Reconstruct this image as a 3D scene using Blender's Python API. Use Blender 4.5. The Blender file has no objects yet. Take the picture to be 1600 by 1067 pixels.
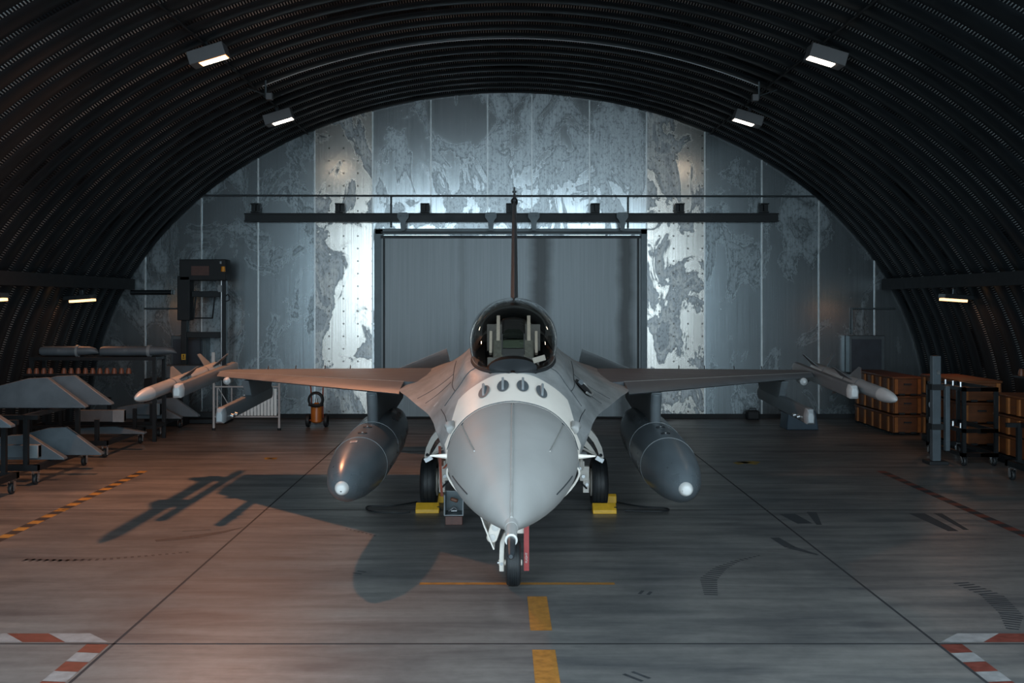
import bpy, bmesh, math, random
from mathutils import Vector, Matrix

random.seed(7)
scene = bpy.context.scene
col = scene.collection
PI = math.pi
R = math.radians

# ------------------------------------------------------------------ camera, daylight, exposure
F_PX = 1624.0
VX, VY, CAM_X, CAM_H = 782.0, 472.0, -0.2, 2.86
cam_data = bpy.data.cameras.new('camera')
cam_data.sensor_width = 36.0
cam_data.sensor_fit = 'HORIZONTAL'
cam_data.lens = F_PX / 1600.0 * 36.0
cam_data.shift_x = (800 - VX) / 1600.0
cam_data.shift_y = -(533.5 - VY) / 1600.0
cam_data.clip_end = 300
cam = bpy.data.objects.new('camera', cam_data)
cam.location = (CAM_X, 0, CAM_H)
cam.rotation_euler = (PI / 2, 0, 0)
col.objects.link(cam)
scene.camera = cam

world = bpy.data.worlds.new('overcast_sky')
scene.world = world
world.use_nodes = True
bg = world.node_tree.nodes['Background']
bg.inputs[0].default_value = (0.70, 0.885, 1.0, 1)
bg.inputs[1].default_value = 6.2

OPEN_Y = 3.2          # plane of the open shelter mouth
portal = bpy.data.lights.new('daylight_portal', 'AREA')
portal.shape = 'RECTANGLE'
portal.size, portal.size_y = 15.0, 7.0
portal.cycles.is_portal = True
po = bpy.data.objects.new('daylight_portal', portal)
po.location = (0, OPEN_Y - 0.1, 3.5)
po.rotation_euler = (PI / 2, 0, 0)
col.objects.link(po)

vs = scene.view_settings
vs.view_transform = 'Standard'
vs.look = 'None'
vs.exposure = 0.0
vs.gamma = 1.0
vs.use_curve_mapping = False
scene.cycles.max_bounces = 10
scene.cycles.diffuse_bounces = 4
scene.cycles.glossy_bounces = 5
scene.cycles.transparent_max_bounces = 12
scene.cycles.sample_clamp_indirect = 4.0
scene.cycles.caustics_reflective = False
scene.cycles.caustics_refractive = False

LAMP_WARM = (1.0, 0.40, 0.19)
LAMP_PALE = (1.0, 0.78, 0.56)
POWER = {'sodium': 430.0, 'pale': 4.0, 'wall': 7.0}


# ------------------------------------------------------------------ helpers
def at(x, y, D):
    s = F_PX / D
    return Vector(((x - VX) / s + CAM_X, D, CAM_H - (y - VY) / s))


class MB:
    def __init__(self):
        self.v, self.f, self.m = [], [], []

    def add(self, verts, faces, m=0):
        b = len(self.v)
        self.v += [tuple(p) for p in verts]
        for f in faces:
            self.f.append(tuple(b + i for i in f))
            self.m.append(m)
        return self

    def box(self, c, s, rot=None, m=0):
        vs_ = []
        for z in (-.5, .5):
            for y in (-.5, .5):
                for x in (-.5, .5):
                    p = Vector((x * s[0], y * s[1], z * s[2]))
                    if rot is not None:
                        p = rot @ p
                    vs_.append(p + Vector(c))
        return self.add(vs_, [(0, 2, 3, 1), (4, 5, 7, 6), (0, 1, 5, 4), (2, 6, 7, 3), (0, 4, 6, 2), (1, 3, 7, 5)], m)

    def tube(self, pts, r, n=12, m=0, caps=True, closed=False, sx=1.0):
        pts = [Vector(p) for p in pts]
        k = len(pts)
        if not isinstance(r, (list, tuple)):
            r = [r] * k
        up = None
        rings = []
        for i, p in enumerate(pts):
            if closed:
                t = pts[(i + 1) % k] - pts[i - 1]
            else:
                t = pts[min(i + 1, k - 1)] - pts[max(i - 1, 0)]
            t.normalize()
            if up is None:
                a = Vector((0, 0, 1)) if abs(t.z) < .9 else Vector((0, 1, 0))
                up = (a - t * a.dot(t)).normalized()
            else:
                up = (up - t * up.dot(t))
                up = up.normalized() if up.length > 1e-6 else Vector((1, 0, 0))
            sd = t.cross(up)
            rings.append([p + (sd * math.cos(2 * PI * j / n) * sx + up * math.sin(2 * PI * j / n)) * r[i] for j in range(n)])
        return self.loft(rings, caps=caps, wrap=closed, m=m)

    def loft(self, rings, caps=True, wrap=False, closed=True, m=0):
        n = len(rings[0])
        vs_ = [p for rg in rings for p in rg]
        fs = []
        kk = len(rings)
        for i in range(kk if wrap else kk - 1):
            i2 = (i + 1) % kk
            for j in range(n if closed else n - 1):
                j2 = (j + 1) % n
                fs.append((i * n + j, i * n + j2, i2 * n + j2, i2 * n + j))
        if caps and not wrap and closed:
            fs.append(tuple(reversed(range(n))))
            fs.append(tuple((kk - 1) * n + j for j in range(n)))
        return self.add(vs_, fs, m)

    def prism(self, poly, fn, w0, w1, m=0):
        n = len(poly)
        vs_ = [fn(u, v, w0) for u, v in poly] + [fn(u, v, w1) for u, v in poly]
        fs = [tuple(reversed(range(n))), tuple(range(n, 2 * n))]
        for j in range(n):
            j2 = (j + 1) % n
            fs.append((j, j2, n + j2, n + j))
        return self.add(vs_, fs, m)

    def build(self, name, mats, parent=None, loc=None, smooth=38, bevel=0, rotz=0):
        me = bpy.data.meshes.new(name)
        me.from_pydata(self.v, [], self.f)
        if not isinstance(mats, (list, tuple)):
            mats = [mats]
        for mt in mats:
            me.materials.append(mt)
        for p, mi in zip(me.polygons, self.m):
            p.material_index = mi
        bm = bmesh.new()
        bm.from_mesh(me)
        bmesh.ops.remove_doubles(bm, verts=bm.verts, dist=1e-5)
        bmesh.ops.recalc_face_normals(bm, faces=bm.faces)
        if smooth:
            for f in bm.faces:
                f.smooth = True
            for e in bm.edges:
                if len(e.link_faces) == 2 and e.calc_face_angle(0) > R(smooth):
                    e.smooth = False
        bm.to_mesh(me)
        bm.free()
        o = bpy.data.objects.new(name, me)
        col.objects.link(o)
        if parent is not None:
            o.parent = parent
        if loc is not None:
            o.location = loc
        o.rotation_euler.z = rotz
        if bevel:
            bv = o.modifiers.new('edge', 'BEVEL')
            bv.width = bevel
            bv.segments = 2
            bv.limit_method = 'ANGLE'
            bv.angle_limit = R(50)
        return o


def tag(o, label=None, cat=None, group=None, kind=None):
    if label:
        o['label'] = label
    if cat:
        o['category'] = cat
    if group:
        o['group'] = group
    if kind:
        o['kind'] = kind
    return o


def thing(name, loc, label, cat, group=None, rotz=0):
    o = bpy.data.objects.new(name, None)
    o.empty_display_size = .2
    o.location = loc
    o.rotation_euler.z = rotz
    col.objects.link(o)
    return tag(o, label, cat, group)


def copy_tree(o, parent=None):
    c = o.copy()
    col.objects.link(c)
    if parent is not None:
        c.parent = parent
    for ch in list(o.children):
        copy_tree(ch, c)
    return c


# ------------------------------------------------------------------ materials
def new_mat(name):
    m = bpy.data.materials.new(name)
    m.use_nodes = True
    nt = m.node_tree
    return m, nt, nt.nodes['Principled BSDF']


def coords(nt, scale=(1, 1, 1), kind='Object'):
    tc = nt.nodes.new('ShaderNodeTexCoord')
    mp = nt.nodes.new('ShaderNodeMapping')
    mp.inputs['Scale'].default_value = scale
    nt.links.new(tc.outputs[kind], mp.inputs['Vector'])
    return mp.outputs['Vector']


def noise(nt, vec, scale, detail=4, rough=.55, dist=0):
    n = nt.nodes.new('ShaderNodeTexNoise')
    n.inputs['Scale'].default_value = scale
    n.inputs['Detail'].default_value = detail
    n.inputs['Roughness'].default_value = rough
    n.inputs['Distortion'].default_value = dist
    nt.links.new(vec, n.inputs['Vector'])
    return n.outputs['Fac']


def ramp(nt, fac, stops):
    r = nt.nodes.new('ShaderNodeValToRGB')
    el = r.color_ramp.elements
    while len(el) < len(stops):
        el.new(.5)
    for e, (p, c) in zip(el, stops):
        e.position = p
        e.color = (c, c, c, 1) if isinstance(c, (int, float)) else (*c, 1)
    nt.links.new(fac, r.inputs['Fac'])
    return r.outputs['Color']


def mix(nt, fac, a, b, mode='MIX'):
    x = nt.nodes.new('ShaderNodeMix')
    x.data_type = 'RGBA'
    x.blend_type = mode
    for sock, val in ((x.inputs[0], fac), (x.inputs[6], a), (x.inputs[7], b)):
        if hasattr(val, 'links') or hasattr(val, 'is_output'):
            nt.links.new(val, sock)
        elif isinstance(val, (int, float)):
            sock.default_value = val
        else:
            sock.default_value = (*val, 1)
    return x.outputs[2]


def math_node(nt, op, a, b=None, c=None):
    x = nt.nodes.new('ShaderNodeMath')
    x.operation = op
    for s, v in zip(x.inputs, (a, b, c)):
        if v is None:
            continue
        if isinstance(v, (int, float)):
            s.default_value = v
        else:
            nt.links.new(v, s)
    return x.outputs[0]


def bump(nt, bsdf, height, strength=.3, dist=.01):
    b = nt.nodes.new('ShaderNodeBump')
    b.inputs['Strength'].default_value = strength
    b.inputs['Distance'].default_value = dist
    nt.links.new(height, b.inputs['Height'])
    nt.links.new(b.outputs['Normal'], bsdf.inputs['Normal'])


def paint(name, c, rough=.5, metal=0.0, var=.15, scale=4.0, stretch=(1, 1, 1), bmp=0, spec=.5):
    m, nt, b = new_mat(name)
    v = coords(nt, stretch)
    n = noise(nt, v, scale, 5, .6)
    lo = tuple(x * (1 - var) for x in c)
    hi = tuple(min(1, x * (1 + var)) for x in c)
    nt.links.new(ramp(nt, n, [(.3, lo), (.7, hi)]), b.inputs['Base Color'])
    nt.links.new(ramp(nt, n, [(.3, max(.02, rough - .06)), (.7, min(1, rough + .06))]), b.inputs['Roughness'])
    b.inputs['Metallic'].default_value = metal
    b.inputs['Specular IOR Level'].default_value = spec
    if bmp:
        bump(nt, b, noise(nt, v, scale * 12, 3), bmp, .004)
    return m


def emit(name, c, s):
    m, nt, b = new_mat(name)
    b.inputs['Base Color'].default_value = (.6, .6, .6, 1)
    b.inputs['Emission Color'].default_value = (*c, 1)
    b.inputs['Emission Strength'].default_value = s
    return m


def glass_mat(name, tint, refl=1.0, rough=.01, body=None):
    m, nt, b = new_mat(name)
    nt.nodes.remove(b)
    out = nt.nodes['Material Output']
    tr = nt.nodes.new('ShaderNodeBsdfTransparent')
    tr.inputs[0].default_value = (*tint, 1)
    gl = nt.nodes.new('ShaderNodeBsdfGlossy')
    gl.inputs['Roughness'].default_value = rough
    gl.inputs['Color'].default_value = (refl, refl, refl, 1)
    fr = nt.nodes.new('ShaderNodeFresnel')
    geo = nt.nodes.new('ShaderNodeNewGeometry')
    ior = nt.nodes.new('ShaderNodeMix')
    ior.data_type = 'FLOAT'
    nt.links.new(geo.outputs['Backfacing'], ior.inputs[0])
    ior.inputs[2].default_value = 2.2
    ior.inputs[3].default_value = 1 / 2.2
    nt.links.new(ior.outputs[0], fr.inputs['IOR'])
    ms = nt.nodes.new('ShaderNodeMixShader')
    nt.links.new(fr.outputs[0], ms.inputs[0])
    nt.links.new(tr.outputs[0], ms.inputs[1])
    nt.links.new(gl.outputs[0], ms.inputs[2])
    nt.links.new(ms.outputs[0], out.inputs[0])
    return m


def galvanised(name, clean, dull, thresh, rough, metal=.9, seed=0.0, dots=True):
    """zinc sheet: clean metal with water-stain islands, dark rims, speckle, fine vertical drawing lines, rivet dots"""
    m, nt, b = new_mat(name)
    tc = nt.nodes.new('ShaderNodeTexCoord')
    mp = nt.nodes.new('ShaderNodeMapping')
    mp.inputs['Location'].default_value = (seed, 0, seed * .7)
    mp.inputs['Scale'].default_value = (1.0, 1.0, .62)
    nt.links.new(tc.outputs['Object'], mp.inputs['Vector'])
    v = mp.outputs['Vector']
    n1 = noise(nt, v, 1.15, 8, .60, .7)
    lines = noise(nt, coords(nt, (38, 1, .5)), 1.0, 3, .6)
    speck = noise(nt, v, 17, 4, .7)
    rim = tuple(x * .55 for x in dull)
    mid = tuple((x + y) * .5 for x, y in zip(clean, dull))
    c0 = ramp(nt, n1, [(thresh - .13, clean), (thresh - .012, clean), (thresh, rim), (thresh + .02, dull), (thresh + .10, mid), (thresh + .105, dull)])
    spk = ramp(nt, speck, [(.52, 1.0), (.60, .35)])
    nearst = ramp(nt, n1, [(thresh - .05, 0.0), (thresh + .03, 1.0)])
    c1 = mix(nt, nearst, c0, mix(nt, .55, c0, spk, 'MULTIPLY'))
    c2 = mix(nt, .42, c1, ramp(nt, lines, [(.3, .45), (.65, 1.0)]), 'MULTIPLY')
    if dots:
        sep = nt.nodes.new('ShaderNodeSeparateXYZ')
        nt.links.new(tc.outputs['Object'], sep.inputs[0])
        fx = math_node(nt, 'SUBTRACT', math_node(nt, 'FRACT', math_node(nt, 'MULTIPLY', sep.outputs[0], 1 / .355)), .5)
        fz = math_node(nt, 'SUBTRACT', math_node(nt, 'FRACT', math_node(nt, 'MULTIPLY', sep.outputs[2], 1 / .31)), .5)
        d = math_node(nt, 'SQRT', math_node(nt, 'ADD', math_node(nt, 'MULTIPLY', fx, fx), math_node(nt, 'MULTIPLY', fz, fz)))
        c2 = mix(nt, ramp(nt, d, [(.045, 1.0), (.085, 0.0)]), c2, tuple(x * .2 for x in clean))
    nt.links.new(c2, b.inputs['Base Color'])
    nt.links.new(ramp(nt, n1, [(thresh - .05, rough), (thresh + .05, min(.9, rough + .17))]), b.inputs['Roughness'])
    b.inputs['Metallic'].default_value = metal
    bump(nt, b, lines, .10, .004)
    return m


M = {}
# aircraft
M['radome'] = paint('radome_grey', (.245, .241, .234), .58, 0, .08, 3, bmp=.03, spec=.25)
M['nose_band'] = paint('pale_nose_paint', (.74, .70, .645), .42, 0, .04, 2)
M['grey_skin'] = paint('aircraft_grey', (.29, .30, .31), .42, 0, .30, 4.2, (1, .5, 1.5))
M['grey_wing'] = paint('aircraft_wing_grey', (.115, .125, .135), .45, 0, .18, 2.5, (.6, 3, 1))
M['stab'] = paint('stabilator_grey', (.50, .53, .55), .5, 0, .12, 3)
M['grey_dark'] = paint('aircraft_dark_grey', (.10, .115, .125), .45, 0, .2, 3)
M['tank_grey'] = paint('tank_grey', (.115, .135, .15), .30, 0, .25, 2.2, (1, .5, 1))
M['missile_grey'] = paint('missile_grey', (.24, .255, .265), .40, 0, .12, 4)
M['missile_nose'] = paint('missile_nose_pale', (.42, .425, .425), .42, 0, .08, 4)
M['white_gear'] = paint('gear_white', (.68, .63, .57), .35, 0, .08, 6)
M['line_dark'] = paint('panel_line', (.03, .035, .04), .6, 0, .1)
M['strip_metal'] = paint('strip_metal', (.52, .51, .49), .35, .6, .1, 20)
M['tyre'] = paint('tyre_rubber', (.012, .014, .016), .55, 0, .3, 10)
M['steel'] = paint('steel', (.45, .46, .47), .32, .9, .15, 8)
M['dark_metal'] = paint('dark_metal', (.03, .035, .04), .45, .5, .2, 6)
M['chrome'] = paint('chrome', (.75, .76, .77), .15, 1.0, .1, 8)
M['nozzle'] = paint('nozzle_metal', (.09, .085, .08), .35, .8, .2, 6)
M['black'] = paint('black_matt', (.010, .012, .014), .7, 0, .2, 5)
M['cockpit'] = paint('cockpit_grey', (.20, .21, .215), .6, 0, .2, 8)
M['seat_green'] = paint('seat_fabric', (.17, .18, .165), .8, 0, .25, 20)
M['canopy'] = glass_mat('canopy_tint', (.72, .68, .63), .95)
M['hud'] = glass_mat('hud_glass', (.75, .85, .78), .8)
M['white'] = paint('white_card', (.60, .59, .57), .5, 0, .03)
M['red'] = paint('red_fabric', (.33, .045, .045), .65, 0, .15, 12)
M['bin_brown'] = paint('bin_brown', (.09, .04, .032), .6, 0, .2, 12)
M['redbrown'] = paint('red_strap', (.32, .06, .025), .6, 0, .2, 12)
# hall
M['yellow'] = paint('yellow_paint', (.72, .40, .03), .45, 0, .15, 8)
M['orange_lamp'] = paint('orange_plastic', (.75, .28, .02), .4, 0, .1, 8)
M['ext_orange'] = paint('extinguisher_orange', (.50, .15, .025), .35, 0, .2, 6)
M['crate'] = paint('crate_orange_wood', (.115, .034, .008), .6, 0, .3, 5, (1, .3, 3))
M['crate_batten'] = paint('crate_batten_wood', (.27, .09, .018), .6, 0, .25, 6)
M['cap_orange'] = paint('cap_orange', (.15, .055, .028), .5, 0, .2, 9)
M['lamp_grey'] = paint('lamp_housing_grey', (.15, .15, .155), .5, .2, .08, 4)
M['beam'] = paint('beam_dark_paint', (.010, .0135, .016), .5, .3, .25, 4)
M['door'] = None
M['store_grey'] = paint('stored_equipment_grey', (.080, .100, .115), .5, 0, .2, 3)
M['store_pale'] = paint('stored_equipment_pale', (.20, .23, .245), .45, .1, .15, 4)
M['dolly'] = paint('dolly_black_steel', (.008, .010, .012), .5, .4, .25, 5)
M['slat_white'] = paint('pale_slats', (.62, .63, .61), .4, .3, .12, 6, (30, 1, 1))
M['cabinet'] = paint('cabinet_dark', (.035, .043, .055), .5, .2, .2, 4)
M['frame_grey'] = paint('frame_grey', (.095, .115, .125), .45, .5, .15, 5)
M['bin_blue'] = paint('bin_blue', (.035, .06, .085), .5, 0, .15, 5)
M['hose'] = paint('hose_black', (.012, .014, .016), .5, 0, .2, 9)
M['mark_orange'] = paint('floor_paint_orange', (.35, .155, .03), .5, 0, .3, 14)
M['mark_yellow'] = paint('floor_paint_yellow', (.36, .20, .04), .55, 0, .3, 12)
M['mark_black'] = paint('floor_paint_black', (.025, .025, .028), .6, 0, .3, 12)
M['mark_red'] = paint('floor_paint_red', (.15, .036, .026), .55, 0, .3, 12)
M['mark_white'] = paint('floor_paint_white', (.26, .255, .255), .55, 0, .25, 9)
M['joint'] = paint('joint_filler', (.022, .022, .025), .8, 0, .3, 12)
M['scuff'] = paint('rubber_scuff', (.036, .039, .044), .6, 0, .5, 18)
M['stain_yellow'] = paint('old_yellow_stain', (.30, .20, .02), .6, 0, .5, 9)
M['lens_sodium'] = emit('lamp_lens_sodium', (1, .80, .52), 9)
M['lens_rim'] = emit('lamp_lens_rim', (1, .36, .03), 1.0)
M['lens_pale'] = emit('lamp_lens_pale', (1, .88, .72), 7)
M['lens_wall'] = emit('lamp_lens_wall', (1, .52, .20), 3.2)


def floor_mat():
    m, nt, b = new_mat('worn_concrete')
    v = coords(nt, (.22, 1.5, 1))
    streak = noise(nt, v, 2.2, 8, .62, .3)
    v2 = coords(nt)
    blot = noise(nt, v2, .42, 6, .6, .5)
    fine = noise(nt, v2, 9, 6, .7)
    drag = noise(nt, coords(nt, (.5, 5, 1)), 3.0, 5, .7)
    c = ramp(nt, streak, [(.28, (.070, .072, .078)), (.48, (.150, .146, .142)), (.70, (.225, .212, .202))])
    c = mix(nt, .55, c, ramp(nt, blot, [(.36, (.33, .36, .40)), (.56, (1, .985, .97))]), 'MULTIPLY')
    c = mix(nt, .35, c, ramp(nt, fine, [(.30, .45), (.6, 1.0)]), 'MULTIPLY')
    c = mix(nt, .5, c, ramp(nt, drag, [(.30, .40), (.40, 1.0)]), 'MULTIPLY')
    nt.links.new(c, b.inputs['Base Color'])
    nt.links.new(ramp(nt, streak, [(.3, .52), (.7, .36)]), b.inputs['Roughness'])
    b.inputs['Specular IOR Level'].default_value = .5
    bump(nt, b, mix(nt, .5, streak, fine), .12, .01)
    return m


def arch_mat():
    m, nt, b = new_mat('dark_corrugated_steel')
    uv = nt.nodes.new('ShaderNodeUVMap')
    uv.uv_map = 'UVMap'
    n = noise(nt, coords(nt), .8, 5, .6)
    nt.links.new(ramp(nt, n, [(.3, (.008, .012, .015)), (.7, (.016, .022, .027))]), b.inputs['Base Color'])
    nt.links.new(ramp(nt, n, [(.3, .55), (.7, .65)]), b.inputs['Roughness'])
    b.inputs['Metallic'].default_value = .4
    return m


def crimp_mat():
    """the crimped inner edge of each rib: daylight glints painted as pale crests, shade as dark grooves"""
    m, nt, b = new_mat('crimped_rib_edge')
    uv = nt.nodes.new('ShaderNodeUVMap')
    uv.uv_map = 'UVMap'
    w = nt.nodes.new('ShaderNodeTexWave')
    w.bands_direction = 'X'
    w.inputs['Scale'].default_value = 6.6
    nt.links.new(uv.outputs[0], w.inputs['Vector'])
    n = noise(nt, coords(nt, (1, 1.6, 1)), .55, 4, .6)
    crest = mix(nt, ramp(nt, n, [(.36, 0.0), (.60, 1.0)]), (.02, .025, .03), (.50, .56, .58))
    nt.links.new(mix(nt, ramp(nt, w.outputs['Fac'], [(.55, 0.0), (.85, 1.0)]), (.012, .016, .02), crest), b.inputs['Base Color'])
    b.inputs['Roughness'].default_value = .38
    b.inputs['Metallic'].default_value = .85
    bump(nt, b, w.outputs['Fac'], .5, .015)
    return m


def door_mat():
    m, nt, b = new_mat('door_grey_paint')
    tc = nt.nodes.new('ShaderNodeTexCoord')
    sep = nt.nodes.new('ShaderNodeSeparateXYZ')
    nt.links.new(tc.outputs['Object'], sep.inputs[0])
    lines = noise(nt, coords(nt, (26, 1, .35)), 1.0, 4, .65)
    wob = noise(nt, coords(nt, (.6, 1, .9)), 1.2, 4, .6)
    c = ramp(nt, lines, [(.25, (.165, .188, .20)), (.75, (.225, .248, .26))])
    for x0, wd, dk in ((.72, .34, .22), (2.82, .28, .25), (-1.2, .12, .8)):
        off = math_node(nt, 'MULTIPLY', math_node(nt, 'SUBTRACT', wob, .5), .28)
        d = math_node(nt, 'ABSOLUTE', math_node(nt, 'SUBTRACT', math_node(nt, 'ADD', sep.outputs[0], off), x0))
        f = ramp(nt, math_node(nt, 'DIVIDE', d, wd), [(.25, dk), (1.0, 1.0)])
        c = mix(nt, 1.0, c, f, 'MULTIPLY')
    nt.links.new(c, b.inputs['Base Color'])
    b.inputs['Roughness'].default_value = .42
    b.inputs['Metallic'].default_value = .35
    bump(nt, b, lines, .04, .003)
    return m


def fuselage_mat():
    """mottled grey with a pale band behind the radome"""
    m, nt, b = new_mat('fuselage_skin')
    n = noise(nt, coords(nt, (1, .5, 1.5)), 4.2, 5, .6)
    sm = noise(nt, coords(nt, (1.2, .6, 2.5)), 2.1, 6, .65, .6)
    grey = mix(nt, .5, ramp(nt, n, [(.3, (.23, .238, .24)), (.7, (.41, .417, .418))]), ramp(nt, sm, [(.35, .55), (.62, 1.0)]), 'MULTIPLY')
    tc = nt.nodes.new('ShaderNodeTexCoord')
    sep = nt.nodes.new('ShaderNodeSeparateXYZ')
    nt.links.new(tc.outputs['Object'], sep.inputs[0])
    mr = nt.nodes.new('ShaderNodeMapRange')
    for i, v in enumerate((1.82, 2.02, -2.28, -1.56)):
        mr.inputs[i + 1].default_value = v
    nt.links.new(sep.outputs[2], mr.inputs[0])
    f = math_node(nt, 'LESS_THAN', sep.outputs[1], mr.outputs[0])
    nt.links.new(mix(nt, f, grey, ramp(nt, n, [(.3, (.77, .70, .63)), (.7, (.84, .77, .69))])), b.inputs['Base Color'])
    b.inputs['Roughness'].default_value = .42
    return m


M['fuselage_skin'] = fuselage_mat()
M['floor'] = floor_mat()
M['arch'] = arch_mat()
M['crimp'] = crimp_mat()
M['door'] = door_mat()
M['zinc_lit'] = galvanised('zinc_lit', (.66, .63, .585), (.29, .305, .315), .525, .23, .92, 3.1)  # one zinc in three tones: mirrored daylight put into the colour beside the door
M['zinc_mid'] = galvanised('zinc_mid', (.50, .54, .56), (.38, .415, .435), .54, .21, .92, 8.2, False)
M['zinc_shaded'] = galvanised('zinc_shaded', (.36, .41, .435), (.28, .32, .34), .56, .25, .92, 15.7, False)  # outer sheets: dimmer light put into a darker base colour
M['zinc_seam'] = paint('zinc_seam', (.55, .58, .59), .4, .8, .2, 6)

# ------------------------------------------------------------------ the shelter
AX, AZ = 10.4, 8.1
WALL_Y = 25.7


def arch_pt(th, off=0.0):
    return (AX - off) * math.cos(th), (AZ - off) * math.sin(th)


# floor and the apron outside are one slab
fl = MB()
fl.add([(-14, -45, 0), (14, -45, 0), (14, 27, 0), (-14, 27, 0)], [(0, 1, 2, 3)])
tag(fl.build('floor', M['floor'], smooth=0), kind='structure')

# corrugated barrel
NTH, PITCH = 150, .6
prof = [(0, .004), (.038, .042), (.11, .070), (.23, .078), (.36, .058), (.49, .025)]    # y within a pitch, inward offset
ys = []
y = OPEN_Y
while y < WALL_Y:
    for dy, of in prof:
        if y + dy <= WALL_Y + .01:
            ys.append((y + dy, of))
    y += PITCH
ys.append((WALL_Y + .05, 0))
me = bpy.data.meshes.new('ceiling')
verts, uvs = [], []
arc = [0.0]
for j in range(1, NTH + 1):
    a, b_ = arch_pt(PI * (j - 1) / NTH), arch_pt(PI * j / NTH)
    arc.append(arc[-1] + math.dist(a, b_))
for yy, of in ys:
    for j in range(NTH + 1):
        x_, z_ = arch_pt(PI * j / NTH, of)
        verts.append((x_, yy, max(z_, 0)))
faces = []
n1 = NTH + 1
for i in range(len(ys) - 1):
    for j in range(NTH):
        faces.append((i * n1 + j, (i + 1) * n1 + j, (i + 1) * n1 + j + 1, i * n1 + j + 1))
me.from_pydata(verts, [], faces)
uvl = me.uv_layers.new(name='UVMap')
for lp in me.loops:
    vi = lp.vertex_index
    uvl.data[lp.index].uv = (arc[vi % n1], ys[vi // n1][0])
me.materials.append(M['arch'])
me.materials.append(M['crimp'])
for p in me.polygons:
    p.use_smooth = True
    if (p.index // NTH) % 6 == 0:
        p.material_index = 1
bm = bmesh.new(); bm.from_mesh(me)
for e in bm.edges:
    if len(e.link_faces) == 2 and e.calc_face_angle(0) > R(25):
        e.smooth = False
bm.to_mesh(me); bm.free()
ceil = bpy.data.objects.new('ceiling', me)
col.objects.link(ceil)
tag(ceil, kind='structure')

# back wall: sheets between vertical seams
seams = [-10.4, -8.98, -7.59, -6.19, -4.79, -3.36, -1.92, -.52, .575, 2.0, 3.41, 4.85, 6.26, 7.67, 9.05, 10.4]
wl = MB()
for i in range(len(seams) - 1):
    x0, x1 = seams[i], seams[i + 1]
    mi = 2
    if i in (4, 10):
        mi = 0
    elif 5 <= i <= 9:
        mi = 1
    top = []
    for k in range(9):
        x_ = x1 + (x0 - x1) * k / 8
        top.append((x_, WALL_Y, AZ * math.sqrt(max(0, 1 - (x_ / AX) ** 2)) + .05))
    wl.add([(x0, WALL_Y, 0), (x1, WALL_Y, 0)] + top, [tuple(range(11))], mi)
tag(wl.build('wall_back', [M['zinc_lit'], M['zinc_mid'], M['zinc_shaded']], smooth=0), kind='structure')
for k, x_ in enumerate(seams[1:-1]):
    zt = AZ * math.sqrt(1 - (x_ / AX) ** 2) - .1
    z0 = 4.75 if -3.3 < x_ < 3.3 else .05
    b_ = MB().box((x_, WALL_Y - .008, (z0 + zt) / 2), (.035, .016, zt - z0))
    tag(b_.build('trim_%d' % (k + 1), M['zinc_seam'], smooth=0), kind='structure')
tag(MB().box((0, WALL_Y - .03, .05), (20.3, .06, .10)).build('baseboard_back', M['black'], smooth=0), kind='structure')

# unseen door leaves and lintel, added to darken the sides and upper back wall
for sgn, nm in ((-1, 'shade_leaf_left'), (1, 'shade_leaf_right')):
    poly = [(7.4, 0), (10.35, 0)] + [(x_, AZ * math.sqrt(max(0, 1 - (x_ / AX) ** 2)) + .04) for x_ in (10.35, 9.9, 9.2, 8.5, 7.4)]
    mb = MB().prism(poly, lambda u, v, w, sgn=sgn: (sgn * u, w, v), OPEN_Y - .15, OPEN_Y + .05)
    tag(mb.build(nm, M['beam'], smooth=0), kind='structure')

poly = [(x_, AZ * math.sqrt(max(0, 1 - (x_ / AX) ** 2)) + .04) for x_ in (-5.2, -4, -2.5, 0, 2.5, 4, 5.2)]
tag(MB().prism(poly, lambda u, v, w: (u, w, v), OPEN_Y - .15, OPEN_Y + .05).build('shade_lintel', M['beam'], smooth=0), kind='structure')

# sliding door, frame, rail, hangers
fr = MB()
fy = WALL_Y - .06
fr.box((-3.20, fy, 2.33), (.22, .12, 4.66)).box((3.33, fy, 2.33), (.16, .12, 4.66)).box((.06, fy, 4.60), (6.7, .12, .14))
tag(fr.build('trim_20', M['frame_grey'], bevel=.01), kind='structure')
dr = thing('door_1', (.06, WALL_Y - .13, 0), None, None)
dr['kind'] = 'structure'
MB().box((0, 0, 2.25), (6.36, .08, 4.40)).build('door_panel', M['door'], dr)
MB().box((0, -.06, 4.46), (6.40, .05, .07)).box((0, -.05, 4.58), (6.40, .03, .03)).build('door_top_rail', M['beam'], dr)
MB().box((-3.12, -.055, 2.25), (.05, .03, 4.4)).box((3.12, -.055, 2.25), (.05, .03, 4.4)).build('door_edge', M['beam'], dr)
for px in (630, 767, 834, 972):
    p = at(px, 345, 25.35)
    h = MB()
    poly = [(-.14, .22), (-.10, .26), (.10, .26), (.14, .22), (.14, .14), (.07, .04), (.05, -.18), (-.05, -.18), (-.07, .04), (-.14, .14)]
    h.prism(poly, lambda u, v, w, p=p: (p.x - .06 + u, w - (WALL_Y - .13), p.z + v - .06), 25.27, 25.33)
    for s_ in (-.08, .08):
        h.tube([(p.x - .06 + s_, 25.25 - (WALL_Y - .13), p.z + .13), (p.x - .06 + s_, 25.30 - (WALL_Y - .13), p.z + .13)], .03, 10)
    h.build('hanger', M['frame_grey'], dr)

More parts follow.
